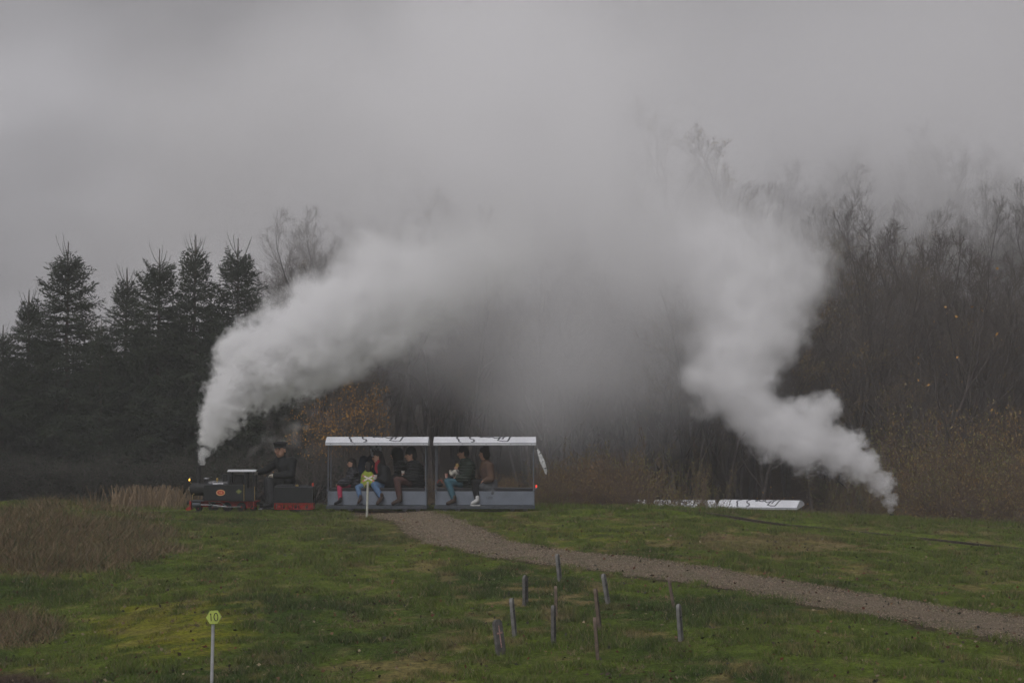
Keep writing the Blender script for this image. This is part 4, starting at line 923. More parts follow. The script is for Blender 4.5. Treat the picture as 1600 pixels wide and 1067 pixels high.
    Mz = Matrix.Rotation(R(90), 4, 'Z'); m.prism(poly, -1.45, -.875, 0, Mz); rf = m.build('cab_roof', K_silver, e)
    for v_ in rf.data.vertices: pass
    pass
    for a_, b_, c_ in ((1.215, -.228, .54), (1.43, -.222, .5)):
        m = MB(); m.tube([(a_, b_ + .003, .22), (a_, b_, c_)], .006, 8); m.build('handrail', K_brass, e)
    # frames, buffer beam, gear
    m = MB()
    for s in (-1, 1): m.box(.14, 1.44, s * .075 - .006, s * .075 + .006, .085, .20)
    m.build('main_frame', K_red, e)
    m = MB(); m.bbox((.115, .145), (-.20, .20), (.115, .215), .004); bb = m.build('buffer_beam', K_red, e)
    m = MB(); m.lathe([(.02, 0), (.02, .05), (.042, .055), (.045, .075), (.001, .08)], 16, 0, Matrix.Translation((.115, 0, .165)) @ Matrix.Rotation(R(-90), 4, 'Y')); m.build('centre_buffer', K_soot, e, True)
    m = MB(); m.bbox((.12, .44), (-.20, .20), (.205, .218), .003); m.build('front_platform', K_dgrey, e)
    m = MB(); m.bbox((.42, 1.50), (-.20, .20), (.200, .213), .003); m.build('running_board', K_red, e)
    m = MB(); m.prism([(.03, .05), (.14, .12), (.14, .03), (.05, .02)], -.15, .15); m.build('snow_plough', K_red, e)
    for s in (-1, 1):
        m = MB(); m.lathe([(.001, 0), (.05, 0), (.052, .01), (.052, .15), (.04, .165), (.001, .165)], 20, 0, Matrix.Translation((.17, s * .165, .135)) @ AX); cy = m.build('cylinder', K_dgrey, e, True)
        m = MB(); m.box(.18, .33, s * .165 - .035, s * .165 + .035, .165, .20); m.build('valve_chest', K_soot, cy)
        m = MB(); m.tube([(.33, s * .165, .135), (.60, s * .165, .128)], .008, 8); m.tube([(.56, s * .17, .13), (.86, s * .17, .09)], .011, 8); m.tube([(.56, s * .155, .095), (.86, s * .155, .085), (1.14, s * .155, .095)], .011, 6)
        m.tube([(.50, s * .18, .18), (.62, s * .18, .10)], .007, 6); m.tube([(.86, s * .18, .10), (.74, s * .18, .19), (.50, s * .18, .19)], .007, 6); m.build('motion_rods', K_steel, e, True)
        for x in (.57, .86, 1.15): wheel(None, e, x, s * .10, .088, K_red)
        for x in (.28,): wheel(None, e, x, s * .10, .055, K_red)
        for x in (1.38,): wheel(None, e, x, s * .10, .055, K_red)
        m = MB(); m.box(1.26, 1.42, s * .19 - .03, s * .19 + .03, .07, .078); m.box(1.27, 1.28, s * .19 - .02, s * .19 + .02, .078, .20); m.box(1.40, 1.41, s * .19 - .02, s * .19 + .02, .078, .20); m.build('cab_step', K_red, e)
    m = MB(); m.tube([(.16, -.12, .22), (.16, -.12, .32), (.20, -.12, .36)], .007, 6); m.build('front_pipe', K_brass, e)
    m = MB(); m.tube([(1.42, 0, .15), (1.60, 0, .15)], .015, 8); m.build('drawbar', K_soot, e)
    return e
def tender(loc, rz=0, label=None):
    e = empty('tender', loc, rz, label, 'locomotive tender')
    m = MB(); m.bbox((.02, .80), (-.19, .19), (.17, .49), .012); bd = m.build('tank_body', K_black, e)
    m = MB(); m.box(.02, .80, -.195, -.183, .49, .502); m.box(.02, .80, .183, .195, .49, .502); m.box(.788, .80, -.183, .183, .49, .502); m.build('coping', K_dgrey, bd)
    m = MB(); m.bbox((.04, .42), (-.16, .16), (.492, .545), .02); m.build('driver_seat', K_seat, e)
    m = MB(); m.ball((.56, 0, .50), .10, sub=2, sc=(1.5, 1.2, .35)); m.ball((.50, -.05, .51), .06, sub=1, sc=(1, 1, .5)); m.ball((.66, .04, .50), .07, sub=1, sc=(1, 1, .4)); m.build('coal_load', K_soot, e)
    m = MB(); m.lathe([(.03, .5), (.03, .535), (.001, .54)], 14, 0, Matrix.Translation((.47, -.12, 0))); m.build('filler_cap', K_brass, e, True)
    m = MB()
    for s in (-1, 1):
        m.box(.02, .80, s * .17 - .008, s * .17 + .008, .145, .170); m.box(.02, .80, s * .17 - .008, s * .17 + .008, .04, .058)
        for x in (.02, .17, .25, .40, .48, .62, .70, .78): m.box(x, x + .022, s * .17 - .0078, s * .17 + .0078, .058, .145)
        for x in (.10, .33, .55, .72): m.box(x - .02, x + .05, s * .17 - .02, s * .17 + .012, .07, .125)
    m.build('red_underframe', K_red, e)
    for s in (-1, 1):
        for x in (.13, .36, .47, .70): wheel(None, e, x, s * .11, .055, K_soot)
    m = MB(); m.tube([(.80, 0, .20), (.86, 0, .20)], .02, 10); m.lathe([(.045, 0), (.05, .02), (.001, .03)], 16, 0, Matrix.Translation((.855, 0, .24)) @ Matrix.Rotation(R(90), 4, 'Y')); m.tube([(.81, -.04, .30), (.84, -.04, .14)], .01, 6); m.tube([(.81, .05, .34), (.84, .05, .16)], .01, 6); m.build('rear_buffer', K_soot, e, True)
    m = MB(); m.tube([(.795, -.15, .49), (.795, -.15, .53)], .006, 6); m.build('lamp_stand', K_soot, e)
    m = MB(); m.lathe([(.018, .505), (.022, .515), (.022, .555), (.010, .575), (.001, .577)], 12, 0, Matrix.Translation((.795, -.15, 0))); m.build('rear_lamp', K_plate, e, True)
    m = MB(); m.bbox((-.30, .0), (-.19, -.10), (.04, .055), .003); m.bbox((-.30, .0), (.10, .19), (.04, .055), .003); m.tube([(.03, -.145, .05), (.03, -.145, .20)], .008, 6); m.tube([(.03, .145, .05), (.03, .145, .20)], .008, 6); m.build('foot_board', K_steel, e)
    return e

LETTERS = [[(375, 163), (335, 176), (328, 188), (350, 198), (355, 212), (378, 219)], [(505, 163), (475, 172), (468, 186), (482, 194), (512, 197), (522, 206), (510, 216), (488, 219)],
           [(575, 163), (588, 176), (592, 186), (600, 172), (606, 163)], [(598, 182), (622, 182)], [(622, 164), (630, 178), (652, 184), (684, 186), (700, 176), (676, 166)],
           [(706, 164), (712, 182), (748, 190), (790, 186), (826, 166)], [(770, 202), (830, 210), (880, 211), (902, 192), (918, 165)], [(826, 196), (842, 180), (862, 165)], [(775, 202), (800, 186)]]
def carriage(loc, rz, label, lamp=False, mirror=False):
    e = empty('passenger_carriage', loc, rz, label, 'railway carriage', 'open roofed carriages of the little trains')
    Lc = 2.0; hw = .40; z0, z1 = 1.335, 1.50
    m = MB(); n = 8; top = []; bot = []
    ex = .03
    prof = [(-hw, z0), (-hw, z0 + .045), (-.30, z0 + .085), (-.12, z1 - .012), (0, z1), (.12, z1 - .012), (.30, z0 + .085), (hw, z0 + .045), (hw, z0)]
    inner = [(y * .975, z - .012) for y, z in prof[::-1]]
    poly = prof + inner
    m.prism([(y, z) for y, z in poly], -Lc - ex, ex, 0, Matrix.Rotation(R(90), 4, 'Z'))
    # end gable sheets
    for x in (-ex - .0, Lc + ex - .006):
        m.prism([(y * .97, z - .013) for y, z in prof], -x - .006, -x, 0, Matrix.Rotation(R(90), 4, 'Z'))
    rf = m.build('roof', K_roof, e)
    m = MB(); m.box(-ex, Lc + ex, -hw - .004, -hw - .0005, z0 + .034, z0 + .040); 
    for x in (.07, .55, 1.03, 1.52, 1.94): m.ball((x, -hw - .002, z0 + .02), .007, sub=1)
    m.build('gutter_line', K_dgrey, rf)
    def onroof(u, v):
        t = v * (len(prof[1:5]) - 1); i = min(int(t), 2); f = t - i; a = prof[1 + i]; b = prof[2 + i]; return Vector((u, a[0] * (1 - f) + b[0] * f, a[1] * (1 - f) + b[1] * f + .004))
    for st in LETTERS:
        m = MB(); pts = []
        for (a, b), (c_, d) in zip(st, st[1:]):
            for k in range(4): t = k / 4; pts.append((a + (c_ - a) * t, b + (d - b) * t))
        pts.append(st[-1]); P = [onroof((a - 95) / 540, min(1, max(0, (224 - b) / 60))) for a, b in pts]
        nrm = Vector((0, -.3, 1)).normalized(); L_ = []
        for q in range(len(P)):
            d = (P[min(q + 1, len(P) - 1)] - P[max(q - 1, 0)]).normalized(); s_ = d.cross(nrm).normalized() * .017; L_ += [P[q] - s_, P[q] + s_, P[q] - s_ - nrm * .003, P[q] + s_ - nrm * .003]
        n = len(P); m.add(L_, [f for q in range(n - 1) for f in ((4 * q, 4 * q + 4, 4 * q + 5, 4 * q + 1), (4 * q, 4 * q + 2, 4 * q + 6, 4 * q + 4), (4 * q + 1, 4 * q + 5, 4 * q + 7, 4 * q + 3))])
        m.build('roof_lettering', K_ink, rf)
    for x in (.02, Lc - .02):
        for s in (-1, 1):
            m = MB(); m.tube([(x, s * .30, .10), (x, s * .30, z0 + .06)], .0085, 8); m.build('post', K_grey, e, True)
    m = MB(); m.bbox((.0, Lc), (-.21, .21), (.13, .405), .008); bx = m.build('bench_box', K_grey, e)
    text_mesh('side_number', '1499', .07, K_dgrey, bx, Matrix.Translation((1.09, -.2105, .27)) @ FRONT, .001)
    m = MB(); m.bbox((.03, Lc - .03), (-.19, .19), (.405, .475), .02); m.build('seat_cushion', K_seat, e)
    for s in (-1, 1):
        m = MB(); m.bbox((-.01, Lc + .01), (s * .30 - .09, s * .30 + .09), (.095, .118), .004); m.box(-.01, Lc + .01, s * .38 - .006, s * .38 + .006, .06, .0945); m.build('footboard', K_dgrey, e)
    m = MB(); m.box(.0, Lc, -.20, .20, .105, .129); 
    for x in (.0, Lc): m.box(x - .012, x + .012, -.31, .31, .40, .43)
    m.build('floor_frame', K_dgrey, e)
    for bx_ in (.32, Lc - .32):
        m = MB()
        for s in (-1, 1): m.bbox((bx_ - .22, bx_ + .22), (s * .13 - .012, s * .13 + .012), (.045, .10), .006)
        m.box(bx_ - .04, bx_ + .04, -.118, .118, .06, .10); bo = m.build('bogie', K_soot, e)
        for s in (-1, 1):
            for dx in (-.13, .13): 
                wm = MB(); wm.lathe([(.001, -.012), (.052, -.012), (.052, -.006), (.046, .012), (.001, .012)], 18, 0, Matrix.Translation((bx_ + dx, s * .098, .048)) @ Matrix.Rotation(R(90), 4, 'X')); wm.build('wheel', K_steel, bo, True)
    m = MB(); m.tube([(-.10, 0, .15), (0, 0, .15)], .012, 8); m.build('coupling', K_soot, e)
    if lamp:
        m = MB(); m.lathe([(.001, 0), (.012, .002), (.014, .01), (.014, .045), (.008, .052), (.001, .053)], 12, 0, Matrix.Translation((Lc + .035, -.30, .48))); m.build('tail_lamp', K_taill, e, True)
        m = MB(); m.box(Lc, Lc + .05, -.31, -.29, .455, .478); m.build('lamp_bracket', K_grey, e)
    return e
X0L = (291 - 800) / 77.0
loco = locomotive((X0L, YT, ZR), 0, 'small black steam locomotive with lit headlamp at the head of the front train')
tend = tender((X0L + 1.80, YT, ZR), 0, 'black tender on red frames that the driver sits on')
XC1 = (514 - 800) / 77.0; XC2 = (681 - 800) / 77.0
car1 = carriage((XC1, YT, ZR), 0, 'white-roofed open carriage crowded with passengers, coupled behind the tender')
car2 = carriage((XC2, YT, ZR), R(-.4), 'white-roofed last carriage with two passengers and a red tail lamp', lamp=True)

# furled canvas hanging at the rear of the last carriage
m = MB(); a = Vector((XC2 + 2.06, YT - .36, 1.25)); b = Vector((XC2 + 2.23, YT - .36, .80))
for k in range(6):
    o_ = Vector((math.cos(k) * .016, math.sin(k * 1.3) * .014, 0)); m.tube([a + o_ * .3, a.lerp(b, .25) + o_ * 1.0, a.lerp(b, .5) + o_ * 1.6, a.lerp(b, .8) + o_ * 1.3, b + o_ * .8 + Vector((0, 0, -.01 * k))], [.012, .026, .026, .02, .012], 7)
K_canvas = mat('pale_canvas', (.50, .50, .50), .85, var=.25, scale=18, bump=.5)
cv = m.build('furled_canvas', K_canvas, None, True); tag(cv, 'furled pale canvas blind slanting from the rear corner of the last carriage', 'canvas blind')
for k, t in enumerate((.2, .55, .85)):
    s_ = MB(); p = a.lerp(b, t); d = (b - a).normalized(); s_.tube([p - d * .008, p + d * .008], .036, 10); s_.build('strap', K_dgrey, cv)
m = MB(); m.tube([(XC2 + 2.0, YT - .30, 1.26), tuple(a)], .007, 6); m.build('hanging_cord', K_dgrey, cv)

# the second train beyond the crest
def far_train():
    Y = 50.0; zr = -1.56; th = R(-22)
    pR = at(1250, 797, Y)
    for i in range(3):
        c_ = copy_tree(car1); e = Vector((math.cos(th), math.sin(th), 0)); d = 2.02 + 2.15 * i
        if i: e = Vector((math.cos(th * .35), math.sin(th * .35), 0))
        c_.location = (pR.x - e.x * d, Y - .3 - e.y * d, zr); c_.rotation_euler = (R(7), 0, th if i == 0 else th * .35)
        c_['label'] = ['roofed carriage of the far train with its end gable showing beyond the crest', 'roof of the middle far carriage half hidden by twigs beyond the crest', 'roof of the far train\'s rearmost visible carriage behind the green shrub'][i]
    l = copy_tree(loco); p = at(1393, 800, 51); l.location = (p.x + .27, 51, -1.36); l.rotation_euler[2] = math.pi; l['label'] = 'second locomotive sunk behind the crest, only its chimney top near view'
far_train()

# ------------------------------------------------------------------ signs and grave boards
def crossing_sign():
    p = ground(573, 809); Y = p.y; e = empty('crossing_sign', p, 0, 'small white St Andrew cross on a pale post in front of the first carriage', 'level crossing sign')
    H = (809 - 753) * Y / FPX; m = MB(); m.tube([(0, 0, -.1), (.02, 0, H)], .028 * .8, 10); m.build('post', K_cpost, e, True)
    c_ = Vector((.03, -.03, H + .065)); 
    for s in (-1, 1):
        M = Matrix.Translation(c_ + Vector((0, -.008 * (s > 0), 0))) @ Matrix.Rotation(s * R(27), 4, 'Y'); m = MB(); m.box(-.125, .125, -.004, .004, -.014, .014, 0, M); ar = m.build('cross_arm', K_cross, e)
        m = MB()
        for x0, x1 in ((-.1255, -.085), (.085, .1255)): m.box(x0, x1, -.0055, .0055, -.0145, .0145, 0, M)
        m.build('red_end', K_redp, ar)
K_cpost = mat('pale_post_paint', (.40, .40, .34), .7, var=.15, scale=12)
K_cross = mat('cross_white', (.62, .56, .55), .6, var=.1)
K_redp = mat('faded_red_paint', (.45, .16, .13), .6, var=.2)
crossing_sign()
def number_sign():
    Y = 19.2; c_ = at(334.5, 963.5, Y); gz = hs1(c_.x, Y); e = empty('number_sign', (c_.x - .012, Y, gz), 0, 'yellow-green hexagonal sign reading 10 on a thin grey post in the foreground', 'number sign')
    H = c_.z - gz; m = MB(); m.tube([(-.01, 0, -.15), (.004, 0, H - .045)], .0165, 12); m.build('post', K_gpost, e, True)
    a, b = .078, .066; poly = [(-a, 0), (-a * .46, b), (a * .52, b * 1.0), (a, 0), (a * .46, -b), (-a * .52, -b)]
    M = Matrix.Translation((.012, -.022, H)) @ Matrix.Rotation(R(-3), 4, 'Y'); m = MB(); m.prism(poly, -.003, .003, 0, M); bd = m.build('hexagon_board', K_hex, e)
    m = MB()
    for i in range(6):
        p, q = Vector((poly[i][0], 0, poly[i][1])) , Vector((poly[(i + 1) % 6][0], 0, poly[(i + 1) % 6][1])); p = p * .965; q = q * .965; m.tube([M @ (p + Vector((0, -.0035, 0))), M @ (q + Vector((0, -.0035, 0)))], .0015, 4)
    m.build('board_outline', K_hexe, bd)
    D = MB(); d = [[(-.026, .038), (-.026, -.036)], [(-.033, .030), (-.026, .038)], [(.022 + .019 * math.cos(t), .001 + .037 * math.sin(t)) for t in [k * math.pi / 8 for k in range(17)]]]
    for st in d: D.tube([M @ Vector((x, -.0042, z)) for x, z in st], .0042, 6)
    D.build('digits', K_ink2, bd)
K_gpost = mat('grey_post', (.34, .34, .35), .6, var=.18, scale=10)
K_hex = mat('hexagon_yellow_green', (.42, .50, .11), .6, var=.08, scale=10)
K_hexe = mat('hexagon_edge', (.06, .08, .03), .6)
K_ink2 = mat('black_digits', (.015, .015, .015), .6)
number_sign()
K_gr = [mat('weathered_grey_board', (.098, .093, .088), .85, var=.35, scale=14, bump=.5), mat('brown_board', (.115, .085, .066), .85, var=.3, scale=14, bump=.5), mat('pale_grey_board', (.150, .146, .140), .85, var=.3, scale=12, bump=.5)]
K_pink = mat('faded_pink_paint', (.32, .19, .17), .8, var=.3, scale=30)
# base x, base row, top x, top row, yaw (0 = face on), material, label
GR = [(783, 1023, 776, 967, 50, 0, 'broad grave board with a faded pink cross, nearest at the left of the group'),
      (804.5, 994, 799, 934, 76, 2, 'leaning grey grave board behind the one with the pink cross'),
      (821, 946, 820.5, 898, 66, 0, 'upright grey grave board with a rounded top, farthest left at the back'),
      (869, 963, 868, 915, 84, 1, 'thin brown grave board seen edge-on, half behind a grey one'),
      (875, 909, 870.5, 865, 70, 2, 'pale grave board standing closest to the gravel path'),
      (865, 1007, 864.5, 945, 74, 0, 'upright grey-blue grave board in the middle of the group'),
      (937.5, 985, 930, 919, 76, 1, 'tall dark leaning grave board in the middle right of the group'),
      (934, 1030, 929, 964, 82, 1, 'dark grave board seen edge-on with a pale top, nearest the camera'),
      (950, 943, 942.5, 896, 70, 2, 'leaning pale-edged grave board on the right of the back row'),
      (1053, 951, 1044.5, 901, 80, 1, 'thin brown leaning grave board at the far right, the farther one'),
      (1064, 1000, 1060, 943, 68, 2, 'pale round-topped grave board at the far right, the nearer one')]
for (bx_, by, tx, ty, yaw, mi, lab) in GR:
    p = ground(bx_, by); q = at(tx, ty, p.y); H = (q - p).length + .06; wd = .135; th = .034; yaw = yaw + 4 if yaw > 55 else yaw
    e = empty('grave_board', p, 0, lab, 'grave board', 'small wooden grave boards in the meadow')
    tilt = math.atan2(q.x - p.x, q.z - p.z); M = Matrix.Rotation(tilt, 4, 'Y') @ Matrix.Rotation(R(yaw), 4, 'Z') @ Matrix.Translation((0, 0, -.06))
    poly = [(-wd / 2, 0), (-wd / 2, H - wd * .42)] + [(-wd / 2 * math.cos(t), H - wd * .42 + wd * .42 * math.sin(t)) for t in [k * math.pi / 8 for k in range(1, 8)]] + [(wd / 2, H - wd * .42), (wd / 2, 0)]
    m = MB(); m.prism(poly, -th / 2, th / 2, 0, M); m.build('board', K_gr[mi], e)
    m = MB(); m.box(-.008, .008, -th / 2 - .004, -th / 2 - .0005, .14, H - .07, 0, M); m.box(-.045, .045, -th / 2 - .0045, -th / 2 - .0008, H - .16, H - .142, 0, M)
    m.build('painted_cross', K_pink if yaw < 55 else K_ink2, e)
# ------------------------------------------------------------------ people
class SK:
    def __init__(s): s.v = []; s.e = []; s.r = []
    def pt(s, co, r, frm=None):
        s.v.append(tuple(co)); s.r.append(r if hasattr(r, '__len__') else (r, r)); i = len(s.v) - 1
        if frm is not None: s.e.append((frm, i))
        return i
    def chain(s, frm, lst):
        for co, r in lst: frm = s.pt(co, r, frm)
        return frm
    def mesh(s, name, sub=2):
        """one continuous skin round all limbs, each tapering from joint to joint"""
        vox = {2: .0125, 1: .0048}[sub]; bm = bmesh.new(); rr = [(a[0] + a[1]) / 2 for a in s.r]
        def ball(p, r): bmesh.ops.create_icosphere(bm, subdivisions=2, radius=r, matrix=Matrix.Translation(p))
        used = set()
        for a, b in s.e:
            p, q = Vector(s.v[a]), Vector(s.v[b]); n = max(1, int((q - p).length / (.42 * min(rr[a], rr[b]))))
            for k in range(n + 1):
                if k == 0 and a in used: continue
                t = k / n; ball(p.lerp(q, t), rr[a] * (1 - t) + rr[b] * t)
            used.add(a); used.add(b)
        if not s.e: ball(Vector(s.v[0]), rr[0])
        me = bpy.data.meshes.new(name); bm.to_mesh(me); bm.free(); o = bpy.data.objects.new(name, me); COL.objects.link(o)
        md = o.modifiers.new('r', 'REMESH'); md.mode = 'VOXEL'; md.voxel_size = vox; md.use_smooth_shade = True
        sm = o.modifiers.new('s', 'SMOOTH'); sm.iterations = 3 if sub == 2 else 1
        dg = bpy.context.evaluated_depsgraph_get(); out = bpy.data.meshes.new_from_object(o.evaluated_get(dg)); bpy.data.objects.remove(o); out.name = name
        return out
def join_meshes(name, mes):
    bm = bmesh.new()
    for me in mes: bm.from_mesh(me)
    out = bpy.data.meshes.new(name); bm.to_mesh(out); bm.free()
    for p in out.polygons: p.use_smooth = True
    return out
M_skin = mat('skin', (.42, .24, .17), .6, var=.08, scale=20)
def V(*a): return Vector(a)
def person(label, hip, chest, head, face, legs, arms, jacket, trousers, shoes, hair, hairstyle='short', sc=1.0, hat=None, puffy=0, mouth=True, extra=None, skirt=None, gloves=None, loc=None):
    """points in the carriage/world frame; face = unit vector the head looks along"""
    sc *= 1.05; e = empty('person', (hip.x, hip.y, hip.z), 0, label, 'person'); O = Vector(hip)
    L_ = lambda p: Vector(p) - O
    hip, chest, head = L_(hip), L_(chest), L_(head); face = face.normalized(); up = Vector((0, 0, 1)); side = face.cross(up).normalized()
    hr = .092 * sc
    neck = head + V(0, 0, -.125 * sc) - face * .025 * sc
    b = SK(); root = b.pt(hip, .10 * sc); sp = b.chain(root, [(hip.lerp(chest, .5), (.10 * sc, .09 * sc)), (chest, (.12 * sc, .095 * sc)), (neck + V(0, 0, -.035 * sc), .05 * sc)])
    nk = b.pt(neck + V(0, 0, .02 * sc), .048 * sc, sp); jw = b.pt(head + V(0, 0, -.045 * sc) + face * .012 * sc, .070 * sc, nk)
    cr = b.pt(head + V(0, 0, .025 * sc), .088 * sc, jw); b.pt(head + V(0, 0, .06 * sc) - face * .01 * sc, .066 * sc, cr)
    ch = 2
    hands = []
    for ls in legs:
        k, a, t = [L_(q) for q in ls]; b.chain(root, [(hip.lerp(k, .25), .075 * sc), (k, .055 * sc), (k.lerp(a, .4), .050 * sc), (a, .034 * sc)])
    for ar in arms:
        s_, el, hd = [L_(q) for q in ar]; b.chain(ch, [(s_, .055 * sc), (el, .040 * sc), (hd.lerp(el, .2), .026 * sc), (hd, (.03 * sc, .02 * sc))]); hands.append((el, hd))
    me = b.mesh('body')
    parts = [me]
    f_ = SK(); n0 = f_.pt(head + face * .078 * sc + V(0, 0, .018 * sc), .012 * sc); f_.chain(n0, [(head + face * .098 * sc + V(0, 0, -.010 * sc), .016 * sc), (head + face * .085 * sc + V(0, 0, -.02 * sc), .014 * sc)]); parts.append(f_.mesh('nose', 1))
    for s in (-1, 1):
        f_ = SK(); q = f_.pt(head + side * s * .082 * sc + V(0, 0, .015 * sc), (.014 * sc, .02 * sc)); f_.pt(head + side * s * .088 * sc + V(0, 0, -.025 * sc), (.010 * sc, .014 * sc), q); parts.append(f_.mesh('ear', 1))
    fingers = []
    for el, hd in hands:
        d = (hd - el).normalized(); u = d.cross(Vector((0, .3, 1))).normalized(); w_ = d.cross(u)
        for k, off in enumerate((-.026, -.009, .009, .026)):
            l = (.055, .065, .062, .05)[k] * sc; base = hd + u * off * sc * .9; f_ = SK(); q = f_.pt(base - d * .01, .0095 * sc); f_.chain(q, [(base + d * l * .55, .0085 * sc), (base + d * l * .9 + V(0, 0, -l * .4), .0075 * sc)]); fingers.append(f_.mesh('finger', 1))
        f_ = SK(); q = f_.pt(hd - d * .02 - u * .02 * sc, .011 * sc); f_.chain(q, [(hd + d * .012 - u * .045 * sc, .010 * sc), (hd + d * .04 - u * .048 * sc + V(0, 0, -.01), .008 * sc)]); fingers.append(f_.mesh('thumb', 1))
    bo = mesh_obj('body', join_meshes('body', parts + (fingers if not gloves else [])), [M_skin], e)
    if gloves:
        g_ = list(fingers)
        for el, hd in hands:
            d = (hd - el).normalized(); f_ = SK(); q = f_.pt(hd - d * .07, .032 * sc); f_.chain(q, [(hd - d * .02, .036 * sc), (hd + d * .02, .032 * sc)]); g_.append(f_.mesh('glove', 2))
        mesh_obj('gloves', join_meshes('gloves', g_), [gloves], e)
    # face features
    m = MB()
    for s in (-1, 1): m.ball(head + face * .083 * sc + side * s * .032 * sc + V(0, 0, .018 * sc), .0095 * sc, sub=1)
    m.build('eyes', M_dark, e, True)
    for s in (-1, 1): m = MB(); m.tube([head + face * .086 * sc + side * s * .048 * sc + V(0, 0, .036 * sc), head + face * .093 * sc + side * s * .016 * sc + V(0, 0, .038 * sc)], .004 * sc, 5); m.build('eyebrow', hair, e)
    m = MB(); m.tube([head + face * .079 * sc + side * .026 * sc + V(0, 0, -.045 * sc), head + face * .089 * sc + V(0, 0, -.052 * sc), head + face * .079 * sc - side * .026 * sc + V(0, 0, -.045 * sc)], .006 * sc, 6); m.build('mouth', M_lip, e, True)
    # jacket
    p_ = .022 + .018 * puffy
    j = SK(); r0 = j.pt(hip + V(0, 0, .0), (.125 * sc + p_, .115 * sc + p_)); cc = j.chain(r0, [(hip.lerp(chest, .35), (.12 * sc + p_, .105 * sc + p_)), (chest + V(0, 0, -.02), (.135 * sc + p_, .11 * sc + p_)), (chest.lerp(neck, .6), (.085 * sc + p_, .075 * sc + p_))]); j.pt(neck + V(0, 0, -.01 * sc), .058 * sc + p_ * .4, cc)
    for (el, hd), ar in zip(hands, arms):
        s_ = L_(ar[0]); j.chain(2, [(s_, .068 * sc + p_), (s_.lerp(el, .5), .056 * sc + p_), (el, .05 * sc + p_), (el.lerp(hd, .5), .044 * sc + p_ * .9), (el.lerp(hd, .82), .036 * sc + p_ * .8)])
    jm = j.mesh('jacket')
    if puffy:
        bm = bmesh.new(); bm.from_mesh(jm); bmesh.ops.subdivide_edges(bm, edges=bm.edges[:], cuts=1, use_grid_fill=True); bm.normal_update()
        for v_ in bm.verts: v_.co += v_.normal * .008 * math.sin(v_.co.z * 2 * math.pi / .055)
        bm.to_mesh(jm); bm.free()
        for p in jm.polygons: p.use_smooth = True
    mesh_obj('jacket', jm, [jacket], e)
    t = SK(); r0 = t.pt(hip + V(0, 0, -.01), .112 * sc)
    for ls in legs:
        k, a, tt = [L_(q) for q in ls]; t.chain(r0, [(hip.lerp(k, .3), .092 * sc), (hip.lerp(k, .75), .078 * sc), (k, .070 * sc), (k.lerp(a, .5), .062 * sc), (k.lerp(a, .92), .050 * sc)])
    mesh_obj('trousers', t.mesh('trousers'), [trousers], e)
    for ls in legs:
        k, a, tt = [L_(q) for q in ls]; s = SK(); q = s.pt(a + V(0, 0, .05 * sc), .044 * sc); s.chain(q, [(a + V(0, 0, -.012 * sc), .046 * sc), (a.lerp(tt, .55) + V(0, 0, -.008 * sc), .040 * sc), (tt, .036 * sc)])
        mesh_obj('shoe', s.mesh('shoe'), [shoes], e)
        m = MB(); d = (tt - a); d.z = 0; ln = d.length; d.normalize(); sd_ = d.cross(up); zz = min(a.z, tt.z) - .045 * sc
        m.add([a - d * .05 * sc + sd_ * x * .035 * sc + V(0, 0, -a.z + z) for x in (-1, 1) for z in (zz, zz + .018)] + [tt + d * .03 * sc + sd_ * x * .03 * sc + V(0, 0, -tt.z + z) for x in (-1, 1) for z in (zz, zz + .018)], [(0, 1, 3, 2), (4, 6, 7, 5), (0, 4, 5, 1), (2, 3, 7, 6), (0, 2, 6, 4), (1, 5, 7, 3)])
        m.build('sole', extra or M_dark, e)
    if skirt:
        s = SK(); q = s.pt(hip + V(0.02, 0, .03), .13 * sc); k = L_(legs[0][0]); s.chain(q, [(hip + V(.0, -.05, -.07), .135 * sc), (hip.lerp(k, .45) + V(0, -.02, -.04), .115 * sc)]); s.chain(q, [(hip + V(.05, -.10, -.16), .10 * sc)]); mesh_obj('skirt', s.mesh('skirt'), [skirt], e)
    # hair
    h = SK(); q = h.pt(head + V(0, 0, .042 * sc) - face * .018 * sc, .096 * sc); h.pt(head + V(0, 0, .070 * sc) + face * .02 * sc, .072 * sc, q); q2 = h.pt(head + V(0, 0, -.01 * sc) - face * .045 * sc, .082 * sc, q)
    if hairstyle == 'long': h.chain(q2, [(head + V(0, 0, -.12 * sc) - face * .075 * sc, .085 * sc), (head + V(0, 0, -.25 * sc) - face * .10 * sc, .075 * sc), (head + V(0, 0, -.36 * sc) - face * .12 * sc, .045 * sc)])
    elif hairstyle == 'bun': h.pt(head + V(0, 0, .15 * sc) + V(.02, 0, 0) - face * .02 * sc, .052 * sc, q); h.pt(head + V(0, 0, -.07 * sc) - face * .05 * sc, .05 * sc, q2)
    elif hairstyle == 'bob': h.chain(q2, [(head + V(0, 0, -.10 * sc) - face * .05 * sc, .08 * sc)])
    mesh_obj('hair', h.mesh('hair'), [hair], e)
